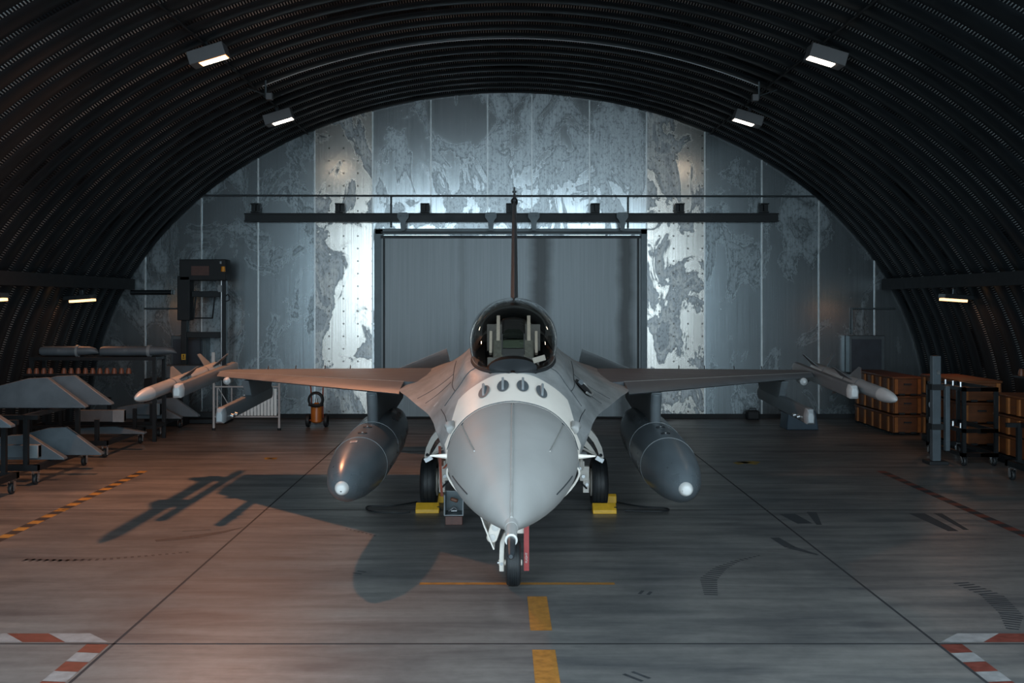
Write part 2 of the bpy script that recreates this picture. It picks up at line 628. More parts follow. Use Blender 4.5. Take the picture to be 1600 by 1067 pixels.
rail = thing('door_rail', (0, 25.45, 0), 'long dark steel rail the sliding door hangs from on the back wall', 'rail')
x0, x1 = -6.46, 6.60
rb = MB()
rb.box(((x0 + x1) / 2, 0, 5.02), (x1 - x0, .16, .03)).box(((x0 + x1) / 2, 0, 4.84), (x1 - x0, .16, .03))
rb.box(((x0 + x1) / 2, .02, 4.93), (x1 - x0, .05, .20))
rb.build('beam', M['beam'], rail)
for px in (400, 531, 664, 798, 930, 1062, 1193):
    p = at(px, 325, 25.5)
    b_ = MB()
    b_.box((p.x, .05, 5.16), (.22, .04, .25)).box((p.x, -.03, 5.26), (.20, .16, .03)).box((p.x, -.03, 5.06), (.20, .16, .03)).box((p.x, -.03, 5.16), (.04, .16, .20))
    b_.build('bracket', M['beam'], rail)

cd = MB()
cd.tube([(-7.6, 25.62, 5.49), (7.65, 25.62, 5.47)], .022, 8)
cd.tube([(-2.9, 25.62, 5.49), (-2.9, 25.62, 4.7)], .018, 8)
cd.tube([(2.95, 25.62, 5.48), (2.95, 25.62, 4.68)], .018, 8)
tag(cd.build('conduit', M['frame_grey']), 'thin straight conduit running across the back wall above the door rail', 'conduit')

# floor joints, painted lines, scuffs: thin flat coats on the slab
def flat(name, quads, mats):
    mb = MB()
    for q, mi in quads:
        mb.add([(x_, y_, .0015 + .0006 * mi) for x_, y_ in q], [tuple(range(len(q)))], mi)
    return tag(mb.build(name, mats, smooth=0), kind='structure')


def rect(xa, xb, ya, yb):
    return [(xa, ya), (xb, ya), (xb, yb), (xa, yb)]


q = [(rect(-3.448, -3.422, -4, 25.6), 0), (rect(3.442, 3.468, -4, 25.6), 0)]
for yy in (3.1, 8.70, 14.3, 19.9):
    q.append((rect(-9.9, 9.9, yy - .014, yy + .014), 0))
flat('floor_joint', q, [M['joint']])
flat('floor_line', [(rect(.06, .25, 9.05, 10.10), 0), (rect(.06, .25, 4.0, 8.55), 0), (rect(-1.02, .96, 10.52, 10.60), 0)], [M['mark_orange']])
for sgn in (-1, 1):
    q = []
    yy = 9.0
    k = 0
    while yy < 17.4:
        q.append((rect(sgn * 6.24 - .075, sgn * 6.24 + .075, yy, yy + .2), k % 2))
        yy += .2
        k += 1
    flat('floor_hazard_line', q, [M['mark_yellow'] if sgn < 0 else M['mark_red'], M['mark_black']])
    q = []
    for k in range(22):
        ya = 8.68 - .215 * k
        xa = sgn * 3.47
        q.append(([(xa, ya), (xa + sgn * .19, ya + .02), (xa + sgn * .19, ya - .19), (xa, ya - .21)], k % 2))
    for k in range(18):
        xa = sgn * (3.50 + .36 * k)
        q.append(([(xa, 8.74), (xa + sgn * .36, 8.74), (xa + sgn * .60, 8.97), (xa + sgn * .24, 8.97)], (k + 1) % 2))
    flat('floor_border_marking', q, [M['mark_red'], M['mark_white']])


def scuff(pts, wid, bars=False, name='floor_scuff', mat=None):
    """rubber mark along pixel points: solid wedge or a row of tread bars"""
    P = []
    for x_, y_ in pts:
        D = F_PX * CAM_H / (y_ - VY)
        P.append(at(x_, y_, D))
    wid = [w_ * 1.1 for w_ in wid]
    q = []
    n = len(P)
    for i in range(n - 1):
        a, b_ = P[i], P[i + 1]
        t = (b_ - a).normalized()
        nrm = Vector((-t.y, t.x, 0))
        L = (b_ - a).length
        if bars:
            k = max(1, int(L / .07))
            for j in range(k):
                c = a + (b_ - a) * ((j + .3) / k)
                w_ = wid[i] + (wid[i + 1] - wid[i]) * j / k
                u = t * .017
                q.append(([(c - u - nrm * w_)[:2], (c + u - nrm * w_)[:2], (c + u + nrm * w_)[:2], (c - u + nrm * w_)[:2]], 0))
        else:
            q.append(([(a - nrm * wid[i])[:2], (b_ - nrm * wid[i + 1])[:2], (b_ + nrm * wid[i + 1])[:2], (a + nrm * wid[i])[:2]], 0))
    flat(name, q, [mat or M['scuff']])


scuff([(36, 875), (90, 876), (160, 874), (225, 869), (300, 862)], [.05, .05, .04, .03, .02], True)
scuff([(40, 874), (100, 875.5), (150, 874)], [.035, .03, .0])
scuff([(243, 845), (300, 839), (345, 832), (380, 824)], [.05, .07, .05, .01])
scuff([(285, 830), (330, 828)], [.015, .01])
scuff([(1111, 930), (1107, 905), (1125, 888), (1150, 877), (1190, 867)], [.06, .08, .06, .03, .01], True)
scuff([(1210, 840), (1235, 855), (1278, 867)], [.05, .06, .02])
scuff([(1230, 803), (1258, 818)], [.10, .09])
scuff([(1268, 800), (1280, 820)], [.06, .03])
scuff([(1432, 802), (1490, 830)], [.10, .06])
scuff([(1465, 802), (1510, 828)], [.05, .03])
scuff([(1500, 910), (1550, 930), (1580, 960), (1582, 985)], [.08, .10, .09, .04], True)
scuff([(985, 1060), (1010, 1052)], [.09, .08], True)
scuff([(998, 925), (1024, 928)], [.06, .05], True)
scuff([(556, 897), (570, 891)], [.05, .05], True)
scuff([(540, 826), (590, 838)], [.012, .012], True)
scuff([(1150, 722), (1165, 724), (1182, 721)], [.10, .20, .08], mat=M['stain_yellow'], name='floor_stain')
scuff([(415, 715), (423, 717), (431, 715)], [.04, .10, .04], mat=M['stain_yellow'], name='floor_stain')

# ------------------------------------------------------------------ lamps
def floodlight(loc, tilt, kind, label, group, side, wall=False):
    """grey box floodlight; lens in the lower face; tilt about the hall axis"""
    t = thing('floodlight', loc, label, 'lamp', group)
    t.rotation_euler = (0, tilt, 0)
    if wall:
        MB().box((0, 0, .09), (.60, .34, .10)).build('housing', M['beam'], t, bevel=.012)
    else:
        MB().box((0, 0, .11), (.60, .34, .22)).build('housing', M['lamp_grey'], t, bevel=.012)
    ln = {'sodium': M['lens_sodium'], 'pale': M['lens_pale'], 'wall': M['lens_wall']}[kind]
    MB().box((side * .07, -.04, .015 if wall else -.006), (.50 if wall else .42, .20, .05 if wall else .016)).build('lens', ln, t)
    if kind == 'sodium':
        MB().box((side * .07, -.04, -.003), (.45, .225, .012)).build('lens_rim', M['lens_rim'], t)
    MB().box((0, .10, .19 if wall else .29), (.06, .06, .12 if wall else .16)).build('bracket', M['dark_metal'], t)
    L = bpy.data.lights.new('lamp_light', 'AREA')
    L.shape = 'RECTANGLE'
    L.size, L.size_y = .40, .18
    L.energy = POWER[kind]
    L.color = LAMP_WARM if kind != 'pale' else LAMP_PALE
    lo = bpy.data.objects.new('lamp_light', L)
    lo.location = (side * .07, -.04, -.03)
    if kind == 'sodium':
        L.spread = R(146)
        lo.rotation_euler = (R(-16), R(17), 0)
    lo.parent = t
    col.objects.link(lo)
    return t


g = 'box floodlights under the vault'
floodlight((-4.86, 16.7, 6.72), R(-17), 'sodium', 'orange glowing box floodlight high on the vault, left row, nearer the camera', g, 1)
floodlight((-4.86, 22.0, 6.66), R(-17), 'pale', 'box floodlight on the vault, left row, the one nearer the back wall', g, 1)
floodlight((5.00, 16.7, 6.70), R(17), 'pale', 'white box floodlight high on the vault, right row, nearer the camera', g, -1)
floodlight((5.00, 22.0, 6.64), R(17), 'pale', 'box floodlight on the vault, right row, the one nearer the back wall', g, -1)
g = 'side lamps along the shelter walls'
floodlight((-9.22, 22.3, 2.87), R(-4), 'wall', 'orange side lamp low on the left wall beside the back wall', g, 1, True)
floodlight((-9.22, 18.3, 2.87), R(-4), 'wall', 'orange side lamp low on the left wall, cut by the photo edge', g, 1, True)
floodlight((9.22, 21.5, 2.88), R(4), 'wall', 'orange side lamp low on the right wall above the crates', g, -1, True)

# cable trays, conduits on the vault
ct = MB()
for sgn in (-1, 1):
    b_ = MB().box((sgn * 9.26, 16.5, 3.30), (.10, 18.2, .26))
    tag(b_.build('cable_tray', M['black']), 'dark cable tray along the %s curved wall above the side lamps' % ('left' if sgn < 0 else 'right'), 'cable tray')
    b_ = MB().tube([(sgn * 4.95, 9, 7.0), (sgn * 4.95, 25.6, 7.0)], .018, 8)
    tag(b_.build('conduit', M['black']), 'dark conduit linking the %s row of vault floodlights' % ('left' if sgn < 0 else 'right'), 'conduit')
pts = []
for k in range(41):
    th = PI * (.345 + .31 * k / 40)
    x_, z_ = arch_pt(th, .14)
    pts.append((x_, 20.1, z_))
tag(MB().tube(pts, .010, 6).build('conduit', M['zinc_seam']), 'thin pale conduit curving over the whole vault', 'conduit')
for sgn, px, py in ((-1, 415, 148), (1, 1186, 150)):
    p = at(px, py, 20.1)
    t = thing('junction_box', (p.x, p.y, p.z), 'small pale junction box on a drop arm, %s end of the curved conduit' % ('left' if sgn < 0 else 'right'), 'junction box', 'junction boxes on the vault')
    MB().tube([(0, 0, -.06), (0, 0, .28)], .02, 8).tube([(0, 0, -.04), (-sgn * -.16 * 0, 0, -.06)], .02, 6).tube([(0, 0, 0), (sgn * .35, 0, .12)], .012, 6).build('arm', M['frame_grey'], t)
    MB().box((-sgn * .08, -.02, -.04), (.12, .12, .13)).build('box', M['lamp_grey'], t, bevel=.008)
pp = MB().tube([(-9.3, 25.6, 3.10), (-8.3, 25.6, 3.10)], .06, 10)
tag(pp.build('wall_pipe', M['beam']), 'dark horizontal pipe on the back wall left of the hoist frame', 'pipe')
for sgn in (-1, 1):
    xx = -7.93 if sgn < 0 else 8.47
    c = MB().tube([(xx + (-1.05 if sgn < 0 else 1.05), 25.62, 2.70), (xx, 25.62, 2.70), (xx, 25.62, 2.08)], .022, 8)
    tag(c.build('conduit', M['frame_grey']), 'bent conduit dropping to the wall cabinet, %s side' % ('left' if sgn < 0 else 'right'), 'conduit')
    t = thing('wall_cabinet', (xx + (.12 if sgn < 0 else .28), 25.45, 1.15), 'dark square cabinet on the back wall, %s' % ('left of the hoist frame' if sgn < 0 else 'behind the orange crates'), 'cabinet', 'wall cabinets')
    MB().box((0, .06, .44), (.86, .30, .90)).build('case', M['frame_grey'], t, bevel=.01)
    MB().box((-.02, -.10, .41), (.72, .03, .80)).build('door', M['cabinet'], t)

# ------------------------------------------------------------------ the fighter
jet = thing('fighter_jet', (-.07, 10.5, 0), 'grey single seat fighter jet parked nose out in the middle of the shelter', 'aircraft', rotz=R(-.84))

# radome -----------------------------------------------------------
RAD_Y0, RAD_Y1 = -4.70, -2.50


def radome_pt(t, phi, off=0.0):
    g = .055 + .945 * (1 - (1 - t) ** 1.45)
    a, up, dn = .505 * g + off, .43 * g + off, .385 * g + off
    zc = 1.600 + .06 * t
    c = math.cos(phi)
    return (a * math.sin(phi), RAD_Y0 + (RAD_Y1 - RAD_Y0) * t, zc + (up if c > 0 else dn) * c)


rm = MB()
rings = []
for i in range(33):
    t = (i / 32) ** 1.25
    rings.append([radome_pt(t, 2 * PI * j / 64) for j in range(64)])
rm.loft(rings)
radome = rm.build('radome', M['radome'], jet)
radome['label'] = 'matt darker grey nose cone'


def strip(phi, t0, t1, r_=.006, mat='strip_metal', phi0=None):
    phi0 = phi if phi0 is None else phi0
    pts = [radome_pt(t0 + (t1 - t0) * k / 20, phi0 + (phi - phi0) * k / 20, .002) for k in range(21)]
    return MB().tube(pts, r_, 6).build('lightning_strip', M[mat], radome)


strip(0, .03, .96, .009)
strip(R(-50), .56, .93, .006, 'strip_metal', R(-45))
strip(R(50), .56, .93, .006, 'strip_metal', R(45))
strip(R(-92), .42, .70, .005, 'line_dark')
strip(R(92), .42, .70, .005, 'line_dark')
for ph in (-50, 0, 50):
    p = radome_pt(.955, R(ph), 0)
    q_ = radome_pt(.955, R(ph), .006)
    MB().tube([p, q_], .012, 10).build('fastener', M['line_dark'], radome)
pb = MB()
pb.tube([(0, -4.72, 1.602), (0, -4.70, 1.602), (0, -4.55, 1.606)], [.036, .040, .042], 20)
pb.tube([(0, -4.98, 1.600), (0, -4.70, 1.602)], [.030, .034], 20)
probe = pb.build('pitot_boom', M['radome'], jet)
MB().tube([(0, -5.34, 1.596), (0, -5.32, 1.596), (0, -5.1, 1.598), (0, -4.97, 1.600)], [.010, .018, .022, .024], 16).build('probe_tip', M['dark_metal'], probe)
MB().tube([(0, -5.0, 1.600), (0, -4.97, 1.6)], .034, 20).build('collar', M['strip_metal'], probe)

# fuselage ---------------------------------------------------------
PH = [0, 25, 45, 65, 82, 105, 130, 155, 180]
ST = [
    (-2.5, [(radome_pt(1, R(p))[0], radome_pt(1, R(p))[2]) for p in PH]),
    (-2.0, [(0, 2.17), (.23, 2.125), (.39, 2.02), (.515, 1.875), (.59, 1.745), (.54, 1.58), (.44, 1.40), (.25, 1.28), (0, 1.25)]),
    (-1.55, [(0, 2.25), (.18, 2.225), (.40, 2.09), (.56, 1.91), (.665, 1.75), (.60, 1.60), (.48, 1.44), (.28, 1.33), (0, 1.31)]),
    (-1.0, [(0, 2.28), (.345, 2.255), (.50, 2.08), (.63, 1.90), (.73, 1.755), (.66, 1.63), (.55, 1.50), (.30, 1.40), (0, 1.38)]),
    (-.3, [(0, 2.28), (.415, 2.28), (.57, 2.08), (.71, 1.90), (.84, 1.76), (.74, 1.66), (.60, 1.50), (.35, 1.40), (0, 1.38)]),
    (.5, [(0, 2.30), (.44, 2.30), (.60, 2.09), (.80, 1.91), (1.02, 1.765), (.84, 1.66), (.66, 1.45), (.45, 1.35), (0, 1.30)]),
    (1.4, [(0, 2.32), (.43, 2.34), (.63, 2.14), (.90, 1.935), (1.22, 1.775), (.95, 1.66), (.70, 1.40), (.5, 1.2), (0, 1.15)]),
    (2.2, [(0, 2.66), (.33, 2.52), (.62, 2.22), (1.0, 1.94), (1.40, 1.785), (1.05, 1.65), (.72, 1.40), (.5, 1.15), (0, 1.08)]),
    (4.0, [(0, 2.60), (.30, 2.46), (.60, 2.22), (1.0, 1.95), (1.40, 1.79), (1.05, 1.62), (.72, 1.30), (.5, 1.08), (0, 1.02)]),
    (6.5, [(0, 2.50), (.28, 2.38), (.55, 2.20), (.90, 1.95), (1.32, 1.79), (1.0, 1.64), (.70, 1.35), (.45, 1.15), (0, 1.10)]),
    (8.4, [(0, 2.34), (.26, 2.27), (.46, 2.12), (.70, 1.93), (1.16, 1.78), (.80, 1.66), (.56, 1.42), (.34, 1.27), (0, 1.22)]),
    (9.2, [(0, 2.22), (.24, 2.18), (.42, 2.06), (.60, 1.90), (1.05, 1.78), (.68, 1.66), (.48, 1.46), (.30, 1.34), (0, 1.30)]),
]


def cr(p0, p1, p2, p3, t):
    return tuple(.5 * (2 * b + (c - a) * t + (2 * a - 5 * b + 4 * c - d) * t * t + (3 * b - a - 3 * c + d) * t ** 3) for a, b, c, d in zip(p0, p1, p2, p3))


def station(yv):
    """half section control points at y (monotone-ish interpolation between stations)"""
    i = 0
    while i < len(ST) - 2 and yv > ST[i + 1][0]:
        i += 1
    ya, yb = ST[i][0], ST[i + 1][0]
    t = (yv - ya) / (yb - ya)
    out = []
    for k in range(9):
        p1, p2 = ST[i][1][k], ST[i + 1][1][k]
        if i > 0:
            y0 = ST[i - 1][0]
            m1 = tuple((c - a) / (yb - y0) * (yb - ya) for a, c in zip(ST[i - 1][1][k], p2))
        else:
            m1 = tuple(c - a for a, c in zip(p1, p2))
        if i < len(ST) - 2:
            y3 = ST[i + 2][0]
            m2 = tuple((c - a) / (y3 - ya) * (yb - ya) for a, c in zip(p1, ST[i + 2][1][k]))
        else:
            m2 = tuple(c - a for a, c in zip(p1, p2))
        h = (2 * t ** 3 - 3 * t ** 2 + 1, t ** 3 - 2 * t ** 2 + t, -2 * t ** 3 + 3 * t ** 2, t ** 3 - t ** 2)
        out.append(tuple(h[0] * a + h[1] * b + h[2] * c + h[3] * d for a, b, c, d in zip(p1, m1, p2, m2)))
    return out


SUB = 5


def half_section(yv):
    C = station(yv)
    pts = []
    for grp in (C[:5], C[4:]):
        n = len(grp)
        for i in range(n - 1):
            p1, p2 = grp[i], grp[i + 1]
            if i > 0:
                p0 = grp[i - 1]
            elif grp[0][0] == 0:
                p0 = (-grp[1][0], grp[1][1])
            else:
                p0 = (2 * p1[0] - p2[0], 2 * p1[1] - p2[1])
            if i < n - 2:
                p3 = grp[i + 2]
            elif grp[-1][0] == 0:
                p3 = (-grp[-2][0], grp[-2][1])
            else:
                p3 = (2 * p2[0] - p1[0], 2 * p2[1] - p1[1])
            for k in range(SUB):
                pts.append(cr(p0, p1, p2, p3, k / SUB))
    pts.append(C[-1])
    return pts          # 8*SUB+1 points, top centre to bottom centre


CK0, CK1 = -1.45, 1.9     # cockpit opening
ysF = [-2.5 + .03 * i for i in range(0, 37)] + [-1.4 + .1 * i for i in range(1, 37)] + [2.3 + .3 * i for i in range(0, 24)]
ysF = [v for v in ysF if v <= 9.2] + [9.2]
fz = MB()
NH = 8 * SUB + 1
ring_n = 2 * (NH - 1)
vs_ = []
for yv in ysF:
    hs = half_section(yv)
    for (x_, z_) in hs:
        vs_.append((x_, yv, z_))
    for (x_, z_) in reversed(hs[1:-1]):
        vs_.append((-x_, yv, z_))
fa, fb = [], []
for i in range(len(ysF) - 1):
    ym = (ysF[i] + ysF[i + 1]) / 2
    for j in range(ring_n):
        j2 = (j + 1) % ring_n
        inside = (j < SUB or j >= ring_n - SUB)
        if inside and CK0 < ym < CK1:
            continue
        f = (i * ring_n + j, i * ring_n + j2, (i + 1) * ring_n + j2, (i + 1) * ring_n + j)
        jj = j if j < NH - 1 else ring_n - 1 - j
        uu = jj / SUB
        pale = uu < 4.2 and ym < -1.55 - .68 * min(1, max(0, (uu - 1.7) / 1.0))
        (fb if pale else fa).append(f)
k_last = (len(ysF) - 1) * ring_n
fa.append(tuple(k_last + j for j in range(ring_n)))
fz.v = vs_
fz.f = fa + fb
fz.m = [0] * len(fa) + [1] * len(fb)
fus = fz.build('fuselage', [M['fuselage_skin']] * 2, jet, smooth=50)


def skin(yv, u, side=1, off=0.0):
    """point on the fuselage skin; u counts control points from the top centre (0) to the chine (4)"""
    hs = half_section(yv)
    i = min(int(u * SUB), NH - 2)
    t = u * SUB - i
    a, b = hs[i], hs[i + 1]
    x_, z_ = a[0] + (b[0] - a[0]) * t, a[1] + (b[1] - a[1]) * t
    n = Vector((b[1] - a[1], 0, -(b[0] - a[0])))
    n = Vector((-(b[1] - a[1]), 0, b[0] - a[0])).normalized()
    return Vector((side * (x_ + n.x * off), yv, z_ + n.z * off))


def seam(pts, r_=.005, name='panel_line', mat='line_dark'):
    return MB().tube(pts, r_, 6).build(name, M[mat], fus)


for s_ in (-1, 1):
    seam([skin(-1.0 + .0 * k, .95 + 2.0 * k / 16, s_, .001) for k in range(17)], .006)
    seam([skin(-1.0 + 3.0 * k / 20, 2.2, s_, .001) for k in range(21)], .004)
    seam([skin(.3, 2.3 + 1.4 * k / 10, s_, .001) for k in range(11)], .004)
    seam([skin(.9, 2.2 + 1.6 * k / 10, s_, .001) for k in range(11)], .004)
    seam([skin(-1.9 + 1.0 * k / 10, 3.2, s_, .001) for k in range(11)], .004)
seam([skin(-2.48, 4 * k / 16, 1, .001) for k in range(17)], .006)
seam([skin(-2.48, 4 * k / 16, -1, .001) for k in range(17)], .006)
lab = MB()
a, b, c, d = skin(-.3, 3.18, -1, .004), skin(-.22, 3.18, -1, .004), skin(-.22, 3.5, -1, .004), skin(-.3, 3.5, -1, .004)
lab.add([a, b, c, d], [(0, 1, 2, 3)])
lab.build('stencil_patch', M['white'], fus)

# blade aerials on the nose deck
for u_, s_, yy in ((1.02, -1, -2.0), (.34, -1, -1.97), (.34, 1, -1.97), (1.02, 1, -2.0)):
    p = skin(yy, u_, s_, .003)
    pn = skin(yy, u_, s_, .05)
    nrm = (pn - p).normalized()
    tx = nrm.cross(Vector((0, 1, 0))).normalized()
    mb = MB()
    mb.add([p + tx * (.050 * math.cos(a_)) + Vector((0, 1, .17)) * (.185 * math.sin(a_)) + nrm * .004 for a_ in [2 * PI * k / 20 for k in range(20)]], [tuple(range(20))])
    pl = mb.build('aerial_base', M['grey_dark'], jet)
    mb = MB()
    prof_ = [(-.14, 0), (-.10, .014), (.06, .030), (.15, .036), (.17, 0)]
    mb.prism(prof_, lambda u, v, w, p=p, nrm=nrm, tx=tx: p + Vector((0, 1, .17)) * u + nrm * v + tx * w, -.009, .009)
    mb.build('blade', M['missile_grey'], pl)

# air data probes and bumps beside the radome joint
for s_ in (-1, 1):
    p = Vector((s_ * .495, -2.38, 1.655))
    MB().tube([p, p + Vector((s_ * .03, 0, 0)), p + Vector((s_ * .15, -.01, .005))], [.024, .020, .006], 12).build('angle_probe', M['white_gear'], jet)
    p = Vector((s_ * .485, -2.34, 1.885))
    MB().tube([p + Vector((-s_ * .02, -.06, -.0)), p + Vector((0, -.04, -.02)), p + Vector((s_ * .015, .03, 0)), p + Vector((-s_ * .01, .14, .02))], [.01, .034, .040, .01], 14).build('side_fairing', M['radome'], jet)

# gun port on the port side of the strake (photo right)
pg = skin(.30, 2.66, 1, .012)
t_ = (skin(.30, 2.95, 1, 0) - skin(.30, 2.35, 1, 0)).normalized()
ty_ = (skin(.50, 2.66, 1) - skin(.10, 2.66, 1)).normalized()
n_ = ty_.cross(t_).normalized()
if n_.z < 0:
    n_ = -n_
y_ = ty_
gm = MB()
gm.add([pg + n_ * .012 + t_ * .115 * math.cos(a_) + y_ * .30 * math.sin(a_) for a_ in [2 * PI * k / 28 for k in range(28)]], [tuple(range(28))])
gp = gm.build('gun_port', M['black'], jet)
MB().tube([pg + n_ * .014 + t_ * .12 * math.cos(a_) + y_ * .31 * math.sin(a_) for a_ in [-1.2 + 2.9 * k / 20 for k in range(21)]], .012, 8).build('rim', M['strip_metal'], gp)
MB().tube([pg + n_ * .016 - t_ * .05 + y_ * .06, pg + n_ * .03 - t_ * .055 - y_ * .06], [.028, .028], 12).build('barrel', M['dark_metal'], gp)

# cockpit ----------------------------------------------------------
tub = MB()
rg = []
for k in range(20):
    yv = CK0 - .02 + (CK1 - CK0 + .06) * k / 19
    x_, z_ = station(yv)[1]
    rg.append([(-x_, yv, z_), (-x_ + .05, yv, 1.72), (x_ - .05, yv, 1.72), (x_, yv, z_)])
tub.loft(rg, closed=False)
tub.build('cockpit_tub', M['cockpit'], jet)
gs = MB()
rg = []
for yv, w_, zt in ((-1.50, .15, 2.24), (-1.25, .23, 2.30), (-.95, .28, 2.34), (-.70, .30, 2.36), (-.55, .30, 2.35)):
    rg.append([(w_ * math.sin(R(a_)), yv, 2.0 + (zt - 2.0) * math.cos(R(a_)) ** .6) for a_ in range(-88, 89, 11)])
gs.loft(rg, closed=False)
gs.build('glareshield', M['black'], jet)
pn = MB().box((0, -.50, 2.16), (.50, .05, .34)).box((0, -.47, 2.05), (.22, .06, .5))
panel = pn.build('instrument_panel', M['cockpit'], jet, bevel=.01)
for x_ in (-.15, .15):
    MB().box((x_, -.472, 2.17), (.14, .01, .14)).build('display', M['grey_dark'], panel)
hd = MB().box((0, -.62, 2.38), (.20, .22, .08))
for s_ in (-1, 1):
    hd.box((s_ * .105, -.56, 2.46), (.012, .10, .20))
hud = hd.build('head_up_display', M['dark_metal'], jet)
hg = MB()
hg.prism([(-.10, 2.40), (.10, 2.40), (.10, 2.56), (.06, 2.60), (-.06, 2.60), (-.10, 2.56)], lambda u, v, w: (u, w + (v - 2.4) * .6, v), -.60, -.592)
hg.build('combiner_glass', M['hud'], hud)
MB().tube([(-.10, -.60, 2.40), (.10, -.60, 2.40)], .006, 6).build('combiner_edge', M['strip_metal'], hud)
st = MB()
tl = Matrix.Rotation(R(-28), 3, 'X')
st.box((0, .55, 2.10), (.44, .14, .75), tl).box((0, .25, 1.86), (.44, .5, .12))
seat = st.build('ejection_seat', M['seat_green'], jet, bevel=.02)
MB().box((0, .80, 2.56), (.25, .13, .24), tl).build('headrest', M['black'], seat, bevel=.03)
for s_ in (-1, 1):
    MB().box((s_ * .165, .74, 2.52), (.035, .08, .40), tl).build('seat_rail', M['white_gear'], seat)
    MB().box((s_ * .245, .70, 2.42), (.028, .06, .26), tl).build('side_handle', M['white_gear'], seat)
MB().tube([(-.04, .30, 1.96), (-.03, .26, 2.02), (.03, .26, 2.02), (.04, .30, 1.96)], .012, 8).build('pull_handle', M['orange_lamp'], seat)
MB().box((0, 1.25, 2.46), (.60, .04, .30)).build('cockpit_bulkhead', M['cockpit'], jet)
cd_ = MB().box((0, 0, 0), (.115, .004, .055), Matrix.Rotation(R(-16), 3, 'Y') @ Matrix.Rotation(R(-30), 3, 'X'))
tag(cd_.build('card', M['white'], None), 'small white card tucked inside the canopy glass at its right sill', 'card')
card = bpy.data.objects['card']

# canopy -----------------------------------------------------------
CAN = [(-1.56, .02, 2.245, 2.262), (-1.45, .17, 2.245, 2.33), (-1.3, .255, 2.25, 2.425), (-1.1, .325, 2.25, 2.535), (-.8, .385, 2.26, 2.665), (-.4, .425, 2.275, 2.79),
       (0, .444, 2.29, 2.868), (.5, .450, 2.30, 2.908), (1.0, .444, 2.325, 2.90), (1.5, .425, 2.345, 2.86), (1.95, .385, 2.37, 2.80), (2.3, .34, 2.40, 2.73), (2.7, .28, 2.43, 2.655)]


def can_at(yv):
    i = 0
    while i < len(CAN) - 2 and yv > CAN[i + 1][0]:
        i += 1
    a, b = CAN[i], CAN[i + 1]
    p0 = CAN[i - 1] if i > 0 else tuple(2 * u - v for u, v in zip(a, b))
    p3 = CAN[i + 2] if i < len(CAN) - 2 else tuple(2 * v - u for u, v in zip(a, b))
    t = (yv - a[0]) / (b[0] - a[0])
    out = []
    for k in range(1, 4):
        m1 = (b[k] - p0[k]) / (b[0] - p0[0]) * (b[0] - a[0]) if i > 0 else b[k] - a[k]
        m2 = (p3[k] - a[k]) / (p3[0] - a[0]) * (b[0] - a[0])
        out.append((2 * t ** 3 - 3 * t ** 2 + 1) * a[k] + (t ** 3 - 2 * t ** 2 + t) * m1 + (-2 * t ** 3 + 3 * t ** 2) * b[k] + (t ** 3 - t ** 2) * m2)
    return out


def can_ring(yv, off=0.0):
    w_, zs, zt = can_at(yv)
    h = zt - zs
    zc = zs + .36 * h
    out = []
    for k in range(41):
        a_ = R(-114 + 228 * k / 40)
        c = math.cos(a_)
        x_ = (w_ + off) * math.sin(a_)
        z_ = zc + (zt + off - zc) * c if c >= 0 else zc + (zc - zs) / math.cos(R(66)) * c
        out.append((x_, yv, z_))
    return out


cy = [-1.56 + .35 * (k / 12) ** 1.3 for k in range(12)] + [-1.2 + 3.15 * k / 34 for k in range(35)]
cn = MB()
cn.loft([can_ring(v) for v in cy], closed=False)
canopy = cn.build('canopy', M['canopy'], jet, smooth=60)
canopy['label'] = 'smoke tinted bubble glass'
ca = MB()
ca.loft([can_ring(1.95 + .85 * k / 8, .004) for k in range(9)], closed=False)
ca.build('canopy_tail', M['grey_dark'], canopy, smooth=60)
MB().loft([can_ring(v, .006) for v in (-1.555, -1.52, -1.48, -1.44, -1.405)], closed=False).build('windscreen_base', M['black'], canopy, smooth=60)
for s_ in (0, 40):
    pts = [can_ring(v, .004)[s_] for v in cy]
    MB().tube(pts, .020, 8).build('canopy_frame', M['black'], canopy)
MB().tube(can_ring(1.93, .004), .016, 8).build('canopy_hoop', M['grey_dark'], canopy)
card.parent = None
card.matrix_world = Matrix.Translation((.150, 9.40, 2.345))

# intake -----------------------------------------------------------
def intake_ring(yv, w_, zt, zb, cut=0.0):
    out = []
    for k in range(48):
        a_ = 2 * PI * k / 48
        c, s_ = math.cos(a_), math.sin(a_)
        e = 1.0
        x_ = w_ * (abs(s_) ** e) * (1 if s_ > 0 else -1)
        zc = zt - .12
        z_ = zc + (.12 * abs(c) ** .6 if c > 0 else -(zc - zb) * abs(c) ** 1.45)
        out.append((x_, yv + cut * (zt - z_), z_))
    return out


it = MB()
it.loft([intake_ring(-.95, .60, 1.40, .90), intake_ring(-.91, .615, 1.41, .885), intake_ring(-.6, .63, 1.42, .86), intake_ring(0, .66, 1.44, .85), intake_ring(1.2, .69, 1.46, .86), intake_ring(3, .74, 1.5, .88), intake_ring(5, .74, 1.5, .96), intake_ring(7, .62, 1.5, 1.08)], caps=False)
intake = it.build('intake_duct', M['grey_skin'], jet, smooth=60)
ii = MB()
ii.loft([intake_ring(-.95, .60, 1.40, .90), intake_ring(-.6, .57, 1.38, .94), intake_ring(.4, .50, 1.36, .98), intake_ring(2.0, .42, 1.36, 1.02)], caps=False)
ii.add(intake_ring(2.0, .42, 1.36, 1.02), [tuple(range(48))])
ii.build('intake_throat', M['grey_dark'], intake, smooth=60)
MB().tube(intake_ring(-.945, .608, 1.405, .892), .011, 8, closed=True).build('intake_lip', M['white_gear'], intake)

# wings ------------------------------------------------------------
AT = [0, .02, .06, .15, .35, .6, .82, 1.0]
AH = [0.0, .30, .55, .85, 1.0, .78, .38, .03]


